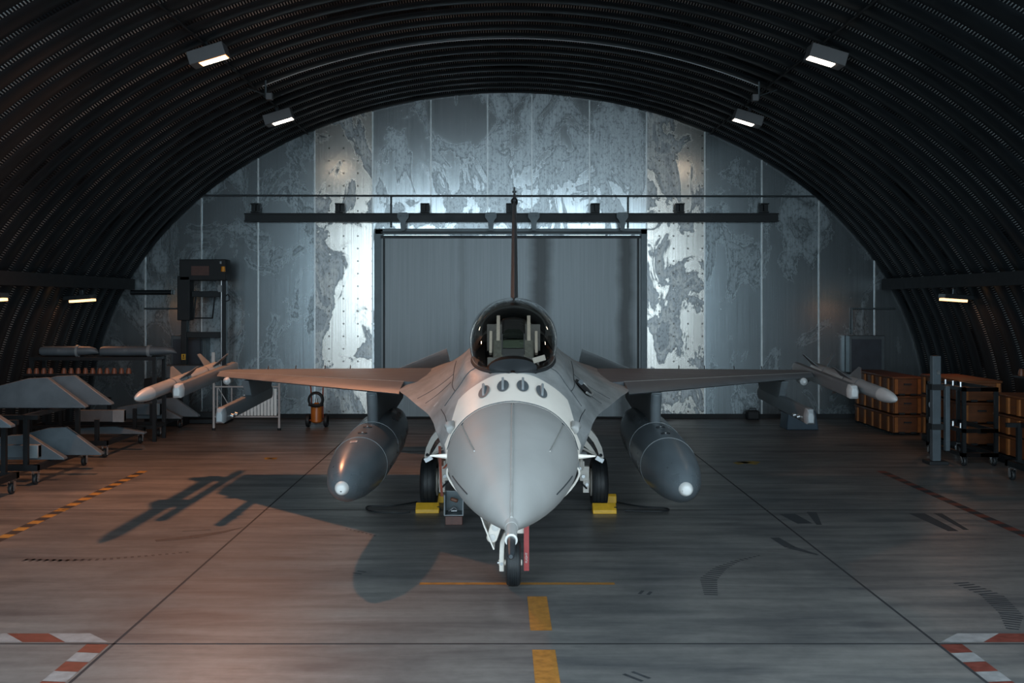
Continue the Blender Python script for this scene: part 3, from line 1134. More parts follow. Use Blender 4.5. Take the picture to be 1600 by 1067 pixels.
def foil(le, ch, th, cdir=Vector((0, 1, 0)), ndir=Vector((0, 0, 1)), t0=0.0, t1=1.0):
    """closed airfoil ring between chord fractions t0..t1"""
    def hh(t):
        for i in range(len(AT) - 1):
            if AT[i] <= t <= AT[i + 1] + 1e-9:
                return AH[i] + (AH[i + 1] - AH[i]) * (t - AT[i]) / (AT[i + 1] - AT[i])
        return AH[-1]
    ts = [t0] + [t for t in AT if t0 + 1e-6 < t < t1 - 1e-6] + [t1]
    le = Vector(le)
    up = [le + cdir * (t * ch) + ndir * (hh(t) * th * .5 + .0015) for t in ts]
    dn = [le + cdir * (t * ch) - ndir * (hh(t) * th * .5 + .0015) for t in reversed(ts)]
    return up + dn


ROOT_LE, TIP_LE = (1.34, 2.12, 1.775), (4.56, 5.30, 1.755)
ROOT_C, TIP_C = 4.45, 1.22
for s_ in (-1, 1):
    def wing_pt(f, s_=s_):
        a, b = ROOT_LE, TIP_LE
        return (s_ * (a[0] + (b[0] - a[0]) * f), a[1] + (b[1] - a[1]) * f, a[2] + (b[2] - a[2]) * f), ROOT_C + (TIP_C - ROOT_C) * f, .185 + (.07 - .185) * f
    mb = MB()
    mb.loft([foil(*wing_pt(f), t0=.13, t1=1.0) for f in (-.12, 0, .25, .5, .75, 1.0)])
    wg = mb.build('wing', M['grey_wing'], jet, smooth=45)
    mb = MB()
    fl_ = []
    for f in (.02, .25, .5, .75, .99):
        le, ch, th = wing_pt(f)
        dr_ = .035 * (1 - .3 * f)
        le = (le[0], le[1], le[2] - dr_)
        cd1 = Vector((0, 1, dr_ / (.128 * ch))).normalized()
        fl_.append(foil(le, ch, th, cd1, Vector((0, -cd1.z, cd1.y)), 0.0, .127))
    mb.loft(fl_)
    mb.build('leading_edge_flap', M['grey_wing'], wg, smooth=45)
    pts = []
    for k in range(9):
        le, ch, th = wing_pt(.02 + .97 * k / 8)
        pts.append((le[0], le[1] + .13 * ch, le[2] + th * .40))
    MB().tube(pts, .006, 6).build('flap_gap', M['strip_metal'], wg)
    for k, f in enumerate((.42, .55, .70, .84)):
        le, ch, th = wing_pt(f)
        p = Vector((le[0], le[1] + ch, le[2]))
        MB().tube([p, p + Vector((s_ * .02, .12, .045))], .008, 6).build('static_wick', M['black'], wg)
    # inner pylon carrying the tank
    mb = MB()
    px = s_ * 1.80
    prof_ = [(2.62, 1.72), (3.0, 1.74), (5.6, 1.72), (5.9, 1.60), (5.7, 1.36), (3.2, 1.16), (2.80, 1.20)]
    rgs = []
    for (w_, sc) in ((-.068, .0), (.068, .0)):
        rgs.append([(px + w_, y_, z_) for y_, z_ in prof_])
    mb.loft(rgs)
    mb.tube([(px, 2.66, 1.71), (px, 2.80, 1.17)], .068, 14)
    mb.build('tank_pylon', M['grey_dark'], wg, bevel=.012)
    # outer pylon and empty rail launcher
    px = s_ * 3.96
    mb = MB()
    mb.loft([[(px + w_, y_, z_) for y_, z_ in [(4.75, 1.70), (6.1, 1.70), (6.3, 1.62), (6.1, 1.43), (4.95, 1.43)]] for w_ in (-.05, .05)])
    mb.build('rail_pylon', M['grey_dark'], wg, bevel=.01)
    mb = MB()
    sec = [(-.055, -.10), (.055, -.10), (.06, .02), (.04, .10), (-.04, .10), (-.06, .02)]
    rgs = []
    for y_, sc, dz in ((3.42, .72, -.02), (3.47, .95, -.005), (3.6, 1, 0), (6.2, 1, .085), (6.3, .8, .09)):
        rgs.append([(px + a_ * sc, y_, 1.335 + dz + b_ * sc) for a_, b_ in sec])
    mb.loft(rgs)
    ln = mb.build('rail_launcher', M['grey_dark'], wg, bevel=.008)
    mb = MB()
    mb.loft([[(px + a_ * sc, y_, 1.335 + dz + b_ * sc) for a_, b_ in sec] for y_, sc, dz in ((3.40, .62, -.02), (3.44, 1.0, -.008), (3.56, 1.02, 0))])
    mb.build('launcher_cap', M['missile_grey'], ln, bevel=.008)
    for yy in (3.75, 3.95):
        MB().tube([(px - s_ * .06, yy, 1.30), (px - s_ * .10, yy, 1.29)], .03, 10).build('clamp', M['steel'], ln)
    # wing tip rail
    mb = MB()
    px = s_ * 4.66
    rgs = []
    for y_, sc, z_ in ((3.80, .72, 1.62), (3.86, .98, 1.628), (4.0, 1, 1.64), (6.7, 1, 1.775), (6.82, .75, 1.78)):
        rgs.append([(px + a_ * sc * 1.1, y_, z_ + b_ * sc * .9) for a_, b_ in sec])
    mb.loft(rgs)
    tr_ = mb.build('tip_launcher', M['grey_wing'], wg, bevel=.008)
    mb = MB()
    mb.loft([[(px + a_ * sc * 1.1, y_, z_ + b_ * sc * .9) for a_, b_ in sec] for y_, sc, z_ in ((3.77, .6, 1.62), (3.81, 1.0, 1.626), (3.94, 1.03, 1.637))])
    mb.build('launcher_cap', M['missile_nose'], tr_, bevel=.008)
    # navigation pod under the outer wing
    MB().tube([(s_ * 4.30, 4.95, 1.68), (s_ * 4.30, 4.99, 1.68), (s_ * 4.30, 5.2, 1.69)], [.02, .055, .05], 14).build('sensor_pod', M['missile_nose'], wg)

# fin, stabilators, ventral fins, nozzle ----------------------------
up = Vector((0, 0, 1)); sd = Vector((1, 0, 0)); bk = Vector((0, 1, 0))
mb = MB()
mb.loft([foil((0, 4.9, 2.36), 4.4, .17, bk, sd), foil((0, 5.9, 2.62), 3.5, .135, bk, sd), foil((0, 7.95, 4.72), 1.62, .075, bk, sd), foil((0, 8.05, 4.80), 1.5, .06, bk, sd)])
fin = mb.build('tail_fin', M['grey_wing'], jet, smooth=45)
tp = MB()
tp.tube([(0, 7.92, 4.66), (0, 8.0, 4.66), (0, 8.6, 4.68), (0, 8.7, 4.68)], [.03, .062, .062, .02], 12)
tp.box((0, 8.45, 4.86), (.035, .5, .14)).box((0, 8.35, 4.86), (.075, .12, .03))
tp.build('fin_tip_pod', M['dark_metal'], fin, bevel=.006)
for s_ in (-1, 1):
    dl = R(-18)
    an = R(-9)
    cdir = Vector((0, math.cos(dl), math.sin(dl)))
    sp = Vector((s_ * math.cos(an), 0, math.sin(an)))
    piv = Vector((s_ * 1.16, 8.30, 1.74))
    mb = MB()
    rgs = []
    for f, le_off, ch in ((0, -1.05, 2.15), (.5, -.35, 1.45), (1.0, .35, .75)):
        c0 = piv + sp * (1.62 * f)
        nd = cdir.cross(sp) if s_ < 0 else sp.cross(cdir)
        rgs.append(foil(c0 + cdir * le_off, ch, .075 - .04 * f, cdir, nd))
    mb.loft(rgs)
    mb.build('stabilator', M['stab'], jet, smooth=45)
    mb = MB()
    nd = Vector((s_ * .97, 0, .26))
    mb.loft([foil((s_ * .55, 6.6, 1.30), 1.5, .05, bk, nd), foil((s_ * .68, 6.95, .78), 1.05, .03, bk, nd)])
    mb.build('ventral_fin', M['grey_dark'], jet)
nz = MB()
nz.tube([(0, 9.1, 1.76), (0, 9.5, 1.76), (0, 10.0, 1.76)], [.54, .52, .42], 36, caps=False)
nz.tube([(0, 10.0, 1.76), (0, 9.4, 1.76), (0, 9.2, 1.76)], [.41, .36, .02], 36, caps=False)
nz.build('exhaust_nozzle', M['nozzle'], jet)


# landing gear -----------------------------------------------------
def wheel_mb(c, rad, wid, n=40, grooves=()):
    """tyre of revolution about the x axis"""
    c = Vector(c)
    h = wid / 2
    prof_ = [(-h * .55, rad * .56), (-h * .92, rad * .66), (-h, rad * .80), (-h * .88, rad * .93)]
    edge = [(-h * .62, rad * .985)]
    for g_ in grooves:
        edge += [(g_ - .006, rad * .995), (g_ - .004, rad * .97), (g_ + .004, rad * .97), (g_ + .006, rad * .995)]
    edge += [(h * .62, rad * .985)]
    prof_ = prof_ + edge + [(h * .88, rad * .93), (h, rad * .80), (h * .92, rad * .66), (h * .55, rad * .56)]
    rings_ = []
    for x_, r_ in prof_:
        rings_.append([c + Vector((x_, r_ * math.cos(2 * PI * k / n), r_ * math.sin(2 * PI * k / n))) for k in range(n)])
    return MB().loft(rings_, caps=False)


def hub_mb(c, rad, wid, n=28):
    c = Vector(c)
    h = wid / 2
    return MB().tube([c + Vector((-h, 0, 0)), c + Vector((-h * .9, 0, 0)), c + Vector((h * .9, 0, 0)), c + Vector((h, 0, 0))], [rad * .7, rad, rad, rad * .7], n)


ng = MB()
# fork leg on the photo-left side, curving in over the tyre
ng.loft([[(a_ + dx, b_ + dy, z_) for a_, b_ in ((-.024, -.05), (.024, -.05), (.024, .05), (-.024, .05))] for z_, dx, dy in ((.15, -.118, 0), (.30, -.118, .0), (.44, -.112, .02), (.52, -.075, .06), (.56, -.02, .09), (.58, .03, .10))])
ng.tube([(0, .10, .56), (0, .28, .95), (0, .36, 1.3)], [.05, .055, .06], 18)
ng.box((.075, .08, .575), (.10, .10, .12))
ng.tube([(.11, .03, .60), (.16, .03, .60)], .02, 10).tube([(.10, .03, .54), (.15, .03, .54)], .022, 10)
ng.tube([(-.15, 0, .23), (.09, 0, .23)], .03, 14)
ngo = ng.build('nose_gear_leg', M['white_gear'], jet, bevel=.006)
MB().tube([(-.146, -.012, .23), (-.16, -.012, .23)], .02, 12).build('axle_bolt', M['steel'], ngo)
MB().tube([(-.118, -.055, .23), (-.118, -.063, .23)], .016, 12).build('fork_bolt', M['steel'], ngo)
nw = wheel_mb((0, 0, .228), .228, .150, grooves=(-.03, -.01, .01, .03)).build('nose_wheel', M['tyre'], jet)
hub_mb((0, 0, .228), .150, .152).build('hub', M['white_gear'], nw)
# nose gear door with taxi light, photo left
nd_ = MB()
rgs = []
for y_ in (-.35, .0, .55):
    rgs.append([(-.37, y_, .95), (-.335, y_, .80), (-.29, y_, .67), (-.245, y_, .56), (-.195, y_, .44), (-.183, y_, .445), (-.233, y_, .565), (-.278, y_, .675), (-.323, y_, .805), (-.355, y_, .95)])
nd_.loft(rgs)
nd_.box((-.24, -.2, .60), (.07, .03, .02)).box((-.22, .25, .55), (.06, .03, .02))
ndo = nd_.build('nose_gear_door', M['white_gear'], jet)
tl_ = MB()
c_ = Vector((-.192, -.30, .60))
tilt = Matrix.Rotation(R(18), 3, 'Y')
oval = []
for k in range(32):
    a_ = 2 * PI * k / 32
    oval.append((.056 * math.cos(a_), (.05 if math.sin(a_) >= 0 else -.05) + .056 * math.sin(a_)))
rgs = []
for w_, sc in ((.10, .55), (.02, .95), (0, 1.0), (-.012, .9)):
    rgs.append([c_ + tilt @ Vector((u * sc, w_, v * sc)) for u, v in oval])
tl_.loft(rgs)
tlo = tl_.build('taxi_light', M['white_gear'], ndo)
for dv in (-.05, .05):
    p = c_ + tilt @ Vector((0, -.012, dv))
    MB().tube([p, p + Vector((0, -.006, 0))], .034, 20).build('light_lens', M['strip_metal'], tlo)
MB().tube([(-.34, .3, .9), (-.24, .1, .60), (-.12, .12, .75)], .012, 8).build('door_rod', M['white_gear'], ndo)

for s_ in (-1, 1):
    wx = s_ * 1.18
    w_ = wheel_mb((wx, 4.0, .352), .352, .225, 48, grooves=(-.05, .0, .05)).build('main_wheel', M['tyre'], jet)
    hub_mb((wx - s_ * .02, 4.0, .352), .19, .22).build('hub', M['white_gear'], w_)
    lg = MB()
    lg.tube([(s_ * .52, 4.1, 1.12), (s_ * .80, 4.03, .72), (s_ * 1.02, 4.0, .38)], [.07, .06, .055], 16)
    lg.tube([(s_ * .98, 4.0, .352), (s_ * 1.12, 4.0, .352)], .10, 18)
    lg.box((s_ * .97, 3.86, .50), (.13, .10, .20)).box((s_ * .93, 3.85, .62), (.08, .08, .10)).box((s_ * .99, 3.84, .32), (.08, .08, .16))
    lg.tube([(s_ * .60, 3.4, 1.10), (s_ * .96, 3.92, .42)], .026, 10)
    lg.tube([(s_ * .70, 3.8, 1.05), (s_ * .92, 3.83, .60)], .020, 10)
    lg.tube([(s_ * .93, 3.82, .55), (s_ * .93, 3.82, .72)], .022, 10)
    lgo = lg.build('main_gear_leg', M['white_gear'], jet, bevel=.005)
    for k in range(3):
        p = Vector((s_ * (.90 + .05 * k), 3.78, .58 - .11 * k))
        MB().tube([p, p + Vector((0, -.03, 0))], .024, 12).build('fitting', M['steel'], lgo)
    MB().tube([(s_ * .86, 3.8, .7), (s_ * .80, 3.76, .55), (s_ * .90, 3.77, .40), (s_ * 1.0, 3.78, .30)], .011, 8).build('brake_hose', M['black'], lgo)
    # outer door, curved, seen end-on
    rgs = []
    for y_ in (3.62, 3.66, 4.6):
        rgs.append([(s_ * a_, y_, b_) for a_, b_ in ((.84, 1.18), (.98, 1.08), (1.08, .96), (1.135, .85), (1.165, .75), (1.195, .735), (1.22, .75), (1.195, .88), (1.13, 1.02), (1.04, 1.13), (.87, 1.24))])
    dm = MB().loft(rgs)
    dm.loft([[(s_ * a_, y_, b_) for a_, b_ in ((.76, 1.18), (.90, 1.08), (1.05, .90), (1.14, .76), (1.115, .75), (.98, .88), (.74, 1.04))] for y_ in (3.70, 3.78)])
    do = dm.build('main_gear_door', M['white_gear'], jet, smooth=30)
    MB().tube([(s_ * .78, 3.6, .96), (s_ * 1.11, 3.66, .78)], .014, 8).build('door_strut', M['white_gear'], do)
    MB().tube([(s_ * 1.178, 3.615, .785), (s_ * 1.178, 3.60, .785)], .022, 12).build('bolt', M['black'], do)
    MB().box((s_ * 1.165, 3.66, .725), (.11, .08, .06), Matrix.Rotation(s_ * R(28), 3, 'Y')).build('hinge_block', M['steel'], do)
    MB().tube([(s_ * .70, 3.55, .775), (s_ * .98, 3.58, .79)], [.05, .05], 14).build('retract_actuator', M['missile_grey'], do)


def jw(p):
    return Matrix.Translation((-.07, 10.5, 0)) @ Matrix.Rotation(R(-.84), 4, 'Z') @ Vector(p)


# ------------------------------------------------------------------ stores hung on the jet
def drop_tank(side, label):
    p = jw((side * 1.80, .34, .905))
    t = thing('drop_tank', p, label, 'fuel tank', 'drop tanks under the wings', R(-.84))
    t.rotation_euler = (R(2.4), 0, R(-.84))
    prof_ = [(0, .045), (.05, .085), (.15, .145), (.35, .215), (.7, .275), (1.1, .315), (1.5, .333), (2.0, .336), (3.2, .336), (3.9, .30), (4.5, .22), (5.0, .12), (5.3, .03)]
    mb = MB()
    mb.tube([(0, y_, 0) for y_, r_ in prof_], [r_ for y_, r_ in prof_], 48)
    body = mb.build('tank_body', M['tank_grey'], t, smooth=60)
    cp = MB().tube([(0, -.035, 0), (0, -.022, 0), (0, .03, 0), (0, .05, 0)], [.035, .055, .074, .078], 28).build('nose_cap', M['white'], t)
    mk = MB()
    if side > 0:
        mk.box((-.030, -.026, -.004), (.030, .008, .012)).box((-.022, -.030, .010), (.012, .006, .024)).box((.012, -.030, .004), (.03, .008, .012)).box((.026, -.024, -.008), (.012, .008, .026))
    else:
        mk.box((-.018, -.030, -.012), (.010, .008, .020)).box((.002, -.034, -.018), (.016, .008, .010)).box((.020, -.028, -.014), (.007, .008, .014))
    mk.build('cap_marking', M['black'], cp)
    for y_ in (1.28, 2.35):
        MB().tube([(.338 * math.sin(2 * PI * k / 48) * (.965 if y_ < 2 else 1.0), y_, .338 * math.cos(2 * PI * k / 48) * (.965 if y_ < 2 else 1.0)) for k in range(48)], .003, 6, closed=True).build('seam_ring', M['missile_grey'], body)
    for y_, r_ in ((1.52, .334), (1.95, .337)):
        f = MB().tube([(0, y_, r_ - .004), (0, y_, r_ + .006)], .055, 20)
        fo = f.build('filler_cap', M['line_dark'], t)
        MB().tube([(0, y_, r_ + .004), (0, y_, r_ + .014)], .016, 12).build('latch', M['steel'], fo)
    if side < 0:
        st_ = MB()
        r_ = .318
        rows = [[(r_ * math.sin(a_) * s2, y_, r_ * math.cos(a_) * s2) for a_ in (-.24, -.14, -.04, .02)] for y_, s2 in ((1.02, .980), (1.11, .997))]
        st_.add(rows[0] + rows[1], [(i, i + 1, i + 5, i + 4) for i in range(3)])
        sto = st_.build('sticker', M['white'], t)
        rd = MB()
        rows = [[(r_ * math.sin(a_) * s2, y_, r_ * math.cos(a_) * s2) for a_ in (-.20, -.12, -.04)] for y_, s2 in ((1.045, .987), (1.06, .990), (1.075, .993), (1.09, .996))]
        for i in (0, 2):
            rd.add(rows[i] + rows[i + 1], [(0, 1, 4, 3), (1, 2, 5, 4)])
        rd.build('sticker_lines', M['red'], sto)
    return t


drop_tank(-1, 'grey drop tank under the left wing with a white and red sticker')
drop_tank(1, 'grey drop tank under the right wing with glossy reflections and no sticker')


def missile(side, label):
    p = jw((side * 4.87, 2.80, 1.615))
    t = thing('missile', p, label, 'missile', 'wing tip missiles')
    t.rotation_euler = (R(2.85), 0, R(-.84))
    r_ = .092
    MB().tube([(0, .50, 0), (0, 3.58, 0), (0, 3.62, 0)], [r_, r_, r_ * .8], 28).build('missile_body', M['missile_grey'], t)
    MB().tube([(0, 0, 0), (0, .02, 0), (0, .08, 0), (0, .20, 0), (0, .36, 0), (0, .50, 0)], [.008, .024, .046, .070, .087, r_ + .001], 28).build('nose_cone', M['missile_nose'], t)
    for y_ in (1.35, 1.9, 2.9):
        MB().tube([(0, y_, 0), (0, y_ + .03, 0)], r_ + .003, 28).build('band', M['grey_dark'], t)
    for k in range(4):
        a_ = R(45 + 90 * k)
        d = Vector((math.sin(a_), 0, math.cos(a_)))
        nn = Vector((math.cos(a_), 0, -math.sin(a_)))
        for (poly) in ([(1.55, r_), (1.95, r_ + .18), (2.05, r_ + .18), (2.08, r_)], [(3.20, r_), (3.38, r_ + .24), (3.52, r_ + .24), (3.55, r_)]):
            MB().prism(poly, lambda u, v, w, d=d, nn=nn: Vector((0, u, 0)) + d * v + nn * w, -.005, .005).build('fin', M['grey_dark'], t)
    return t


missile(-1, 'grey missile with pale nose on the left wing tip rail')
missile(1, 'grey missile with pale nose on the right wing tip rail, before the crates')


# ------------------------------------------------------------------ ground gear around the jet
def streamer(name, pts, w_, label, mat, text=None):
    mb = MB()
    rg_ = []
    for p in pts:
        p = Vector(p)
        rg_.append([p + Vector((-w_ / 2, 0, 0)), p + Vector((w_ / 2, 0, 0)), p + Vector((w_ / 2, .004, 0)), p + Vector((-w_ / 2, .004, 0))])
    mb.loft(rg_)
    o = mb.build(name, mat)
    tag(o, label, 'streamer')
    if text:
        cu = bpy.data.curves.new('lettering', 'FONT')
        cu.body = text
        cu.size = w_ * .62
        cu.align_x = 'LEFT'
        cu.align_y = 'CENTER'
        cu.extrude = .0005
        tmp = bpy.data.objects.new('tmp_text', cu)
        col.objects.link(tmp)
        dg = bpy.context.evaluated_depsgraph_get()
        me_ = bpy.data.meshes.new_from_object(tmp.evaluated_get(dg))
        bpy.data.objects.remove(tmp)
        me_.name = 'lettering'
        me_.materials.clear()
        me_.materials.append(M['white'])
        lo = bpy.data.objects.new('lettering', me_)
        col.objects.link(lo)
        lo.parent = o
        top = Vector(pts[0])
        bot = Vector(pts[-1])
        lo.matrix_local = Matrix.Translation((bot.x, bot.y - .0035, bot.z + .08)) @ Matrix.Rotation(PI / 2, 4, 'X') @ Matrix.Rotation(PI / 2, 4, 'Z')
    return o


streamer('warning_streamer', [(.062, 10.50, .72), (.062, 10.49, .45), (.062, 10.485, .15)], .052, 'red streamer with white lettering hanging beside the nose wheel', M['red'], 'FLIGHT')
streamer('warning_streamer', [(-1.02, 14.0, .92), (-1.01, 13.98, .70), (-1.0, 13.97, .42), (-.985, 13.96, .25)], .035, 'long red strap hanging behind the tool bin beside the left main wheel', M['redbrown'])
streamer('warning_streamer', [(-.86, 14.02, .74), (-.93, 13.99, .66), (-.97, 13.98, .62)], .035, 'short slanting red strap beside the left main gear leg', M['redbrown'])


def chock(x_, y_, label, flip):
    t = thing('wheel_chock', (x_, y_, 0), label, 'chock', 'yellow wheel chocks')
    f = -1 if flip else 1
    poly = [(0, 0), (.16, 0), (.16, .10), (.11, .13), (.05, .09), (0, .05)]
    MB().prism(poly, lambda u, v, w: (w, f * u, v), -.16, .16).build('chock_block', M['yellow'], t, bevel=.008)
    MB().tube([(.13, f * .05, .07), (.17, f * .05, .07)], .018, 10).build('rope_hole', M['black'], t)
    return t


lx, rx = jw((-1.18, 4.0, 0)), jw((1.18, 4.0, 0))
chock(lx.x + .0, lx.y - .45, 'yellow chock in front of the left main wheel', False)
chock(lx.x + .02, lx.y + .45, 'yellow chock behind the left main wheel', True)
chock(rx.x + .04, rx.y - .45, 'yellow chock in front of the right main wheel', False)
chock(rx.x + .12, rx.y + .45, 'yellow chock behind the right main wheel', True)

# open tool bin standing under the intake, photo left
tb = thing('tool_bin', (-.80, 13.42, 0), 'grey open tool bin with small items standing by the left main wheel', 'bin')
wb = MB()
wb.box((-.115, .06, .25), (.012, .30, .26)).box((.115, .06, .25), (.012, .30, .26)).box((0, .21, .25), (.24, .012, .26)).box((0, .06, .125), (.24, .30, .012))
wb.build('bin_walls', M['frame_grey'], tb)
MB().tube([(-.12, -.09, .125), (.12, -.09, .125), (.12, -.09, .38), (.12, .21, .38), (-.12, .21, .38), (-.12, -.09, .38), (-.12, -.09, .125)], .008, 8).build('bin_rim', M['missile_grey'], tb)
MB().box((0, .04, .055), (.22, .24, .11)).build('bin_base', M['bin_brown'], tb, bevel=.006)
tag(MB().box((-.80 + .0, 13.46, .30), (.10, .06, .045), Matrix.Rotation(.3, 3, 'Y')).build('glove', M['cap_orange'], bevel=.015), 'orange glove lying inside the grey tool bin', 'glove')
tag(MB().tube([(-.87, 13.44, .16), (-.80, 13.43, .22), (-.76, 13.45, .17)], .012, 8).build('wrench', M['steel']), 'steel wrench inside the grey tool bin', 'wrench')
tag(MB().tube([(-.84, 13.46, .156), (-.77, 13.47, .156)], .02, 10).build('socket', M['chrome']), 'bright metal socket lying at the bottom of the tool bin', 'socket')


def hose(pts, r_, label, cat='hose', name='ground_hose', mat='hose'):
    P = [Vector(p) for p in pts]
    out = []
    for i in range(len(P) - 1):
        p0, p1, p2, p3 = P[max(i - 1, 0)], P[i], P[i + 1], P[min(i + 2, len(P) - 1)]
        for k in range(8):
            out.append(cr(p0, p1, p2, p3, k / 8))
    out.append(P[-1])
    return tag(MB().tube(out, r_, 8).build(name, M[mat]), label, cat)


hose([(lx.x - .2, lx.y + .3, .012), (-1.7, 14.55, .012), (-2.05, 14.5, .012), (-1.95, 14.15, .012), (-1.55, 14.05, .012), (-1.42, 14.02, .03)], .011, 'dark rope looping on the floor from the left chocks', 'rope', 'chock_rope')
hose([(rx.x + .25, rx.y + .35, .012), (1.75, 14.5, .012), (2.1, 14.35, .012), (2.0, 14.15, .012), (1.5, 14.2, .012)], .011, 'dark rope looping on the floor from the right chocks', 'rope', 'chock_rope')

# ------------------------------------------------------------------ by the back wall
hs = thing('hoist_frame', (-7.2, 24.75, 0), 'tall black hoist frame with a drum head standing at the back wall, left', 'hoist')
hb = MB()
hb.box((-.52, 0, 1.75), (.13, .16, 3.5)).box((.42, 0, 1.90), (.13, .16, 3.8))
for z_ in (.18, 2.08, 3.05):
    hb.box((-.05, 0, z_), (.86, .10, .14))
hb.box((-.05, 0, .06), (1.2, .7, .10))
hb.build('mast', M['beam'], hs, bevel=.01)
hh_ = MB().box((-.03, -.02, 3.62), (1.10, .42, .50)).box((-.48, -.06, 2.95), (.30, .34, 1.05))
hd_ = hh_.build('drum_housing', M['black'], hs, bevel=.02)
MB().box((-.08, -.245, 3.60), (.42, .02, .22)).build('drum_cover', M['bin_brown'], hd_)
MB().tube([(-.26, 0, 2.98), (-.30, 0, 2.48), (.14, 0, 2.48), (.20, 0, 2.98)], .022, 8).build('hanging_bail', M['beam'], hs)
MB().tube([(.475, -.1, 3.0), (.53, -.1, 3.04), (.58, -.1, 2.99), (.57, -.1, 2.91), (.50, -.1, 2.88), (.475, -.1, 2.92)], .016, 8).build('cable_eye', M['dark_metal'], hs)
MB().tube([(.38, -.10, 3.4), (.38, -.10, .3)], .012, 8).build('lift_cable', M['steel'], hs)
MB().tube([(-.15, -.03, 3.0), (-.12, -.03, .3)], .008, 6).build('control_cable', M['black'], hs)
MB().box((.36, -.12, 3.18), (.09, .06, .16)).build('hook_block', M['missile_grey'], hs)
MB().tube([(.46, -.24, 3.58), (.46, -.24, 3.70)], [.055, .045], 14).build('beacon', M['orange_lamp'], hs)
MB().tube([(.40, -.24, 3.76), (.40, -.24, 3.82)], .03, 10).build('switch', M['missile_grey'], hs)
sg = MB().box((-.52, -.086, 1.56), (.10, .01, .14)).build('warning_plate', M['yellow'], hs)
MB().box((-.52, -.093, 1.585), (.025, .004, .05)).box((-.52, -.093, 1.535), (.05, .004, .02)).build('plate_symbol', M['black'], sg)

br = thing('folding_barrier', (-5.88, 23.2, 0), 'white tubular stand with pale slats, behind the left wing', 'barrier')
bb = MB()
bb.tube([(-.72, 0, 0), (-.72, 0, 1.72)], .028, 10).tube([(.74, 0, 0), (.74, 0, 1.05)], .028, 10)
bb.tube([(-.72, 0, .97), (.74, 0, .97)], .018, 8).tube([(-.72, 0, .30), (.74, 0, .30)], .018, 8)
bb.tube([(-.64, 0, .30), (-.64, 0, .95)], .016, 8).tube([(-.32, 0, .30), (-.32, 0, .95)], .014, 8).tube([(-.62, 0, .95), (-.32, 0, .45)], .010, 6)
bf = bb.build('stand_frame', M['missile_nose'], br)
for x_ in (-.72, .74):
    MB().tube([(x_, 0, 0), (x_, 0, .05)], .04, 10).build('rubber_foot', M['black'], bf)
MB().box((-.72, -.03, 1.58), (.07, .03, .32)).build('perforated_post', M['white'], br)
for k in range(13):
    x_ = -.24 + .075 * k
    zt = min(.93, .66 + .038 * k * 1.2)
    MB().box((x_, -.02, (.33 + zt) / 2), (.058, .02, zt - .33)).build('slat', M['slat_white'], br)

ex = thing('extinguisher_trolley', (-4.40, 23.75, 0), 'orange wheeled fire extinguisher with coiled black hose, at the back wall', 'extinguisher')
MB().tube([(0, 0, .10), (0, 0, .13), (0, 0, .46), (0, 0, .53), (0, 0, .57)], [.08, .125, .125, .09, .04], 24).build('cylinder', M['ext_orange'], ex)
MB().tube([(0, 0, .57), (0, 0, .66)], .03, 12).build('valve', M['steel'], ex)
for k in range(3):
    rr_ = .15 + .008 * k
    MB().tube([(rr_ * math.sin(2 * PI * j / 28), -.14 + .02 * k, .64 + rr_ * math.cos(2 * PI * j / 28)) for j in range(28)], .024, 8, closed=True).build('hose_coil', M['hose'], ex)
MB().tube([(.15 * math.sin(2 * PI * j / 28), -.10 + .15 * math.cos(2 * PI * j / 28) * .4, .52) for j in range(28)], .03, 8, closed=True).build('hose_loop', M['hose'], ex)
for s_ in (-1, 1):
    MB().tube([(s_ * .13, .08, .2), (s_ * .13, .06, .70), (s_ * .15, .02, 1.05)], .016, 8).build('handle_bar', M['redbrown'], ex)
    wheel_mb((s_ * .205, .06, .155), .155, .09, 28).build('wheel', M['tyre'], ex)
MB().tube([(-.15, .02, 1.05), (.15, .02, 1.05)], .016, 8).tube([(-.2, .06, .155), (.2, .06, .155)], .018, 8).build('axle_and_grip', M['redbrown'], ex)

gb = thing('grit_bin', (6.56, 23.55, 0), 'dark blue wedge shaped bin on the floor under the right outer launcher', 'bin')
MB().prism([(-.36, 0), (.36, 0), (.30, .42), (-.05, .56), (-.30, .56)], lambda u, v, w: (u, w, v), -.30, .30).build('bin_body', M['bin_blue'], gb, bevel=.02)
MB().box((-.27, 0, .50), (.22, .66, .26)).build('bin_lid', M['beam'], gb, bevel=.02)
bk_ = thing('floor_box', (5.95, 25.35, 0), 'small black box on the floor against the right back wall', 'box')
MB().box((0, 0, .11), (.30, .26, .22)).build('box_body', M['black'], bk_, bevel=.04)
MB().tube([(-.08, 0, .22), (-.08, 0, .27), (.08, 0, .27), (.08, 0, .22)], .012, 8).build('handle', M['dark_metal'], bk_)


# ------------------------------------------------------------------ stored equipment, left side
def caster(parent, x_, y_, h=.16):
    mb = MB().box((x_, y_, h + .05), (.10, .10, .02)).box((x_ - .045, y_, .13), (.010, .06, .16)).box((x_ + .045, y_, .13), (.010, .06, .16))
    c = mb.build('caster', M['chrome'], parent)
    wheel_mb((x_, y_, .085), .085, .055, 22).build('caster_wheel', M['tyre'], c)
    return c


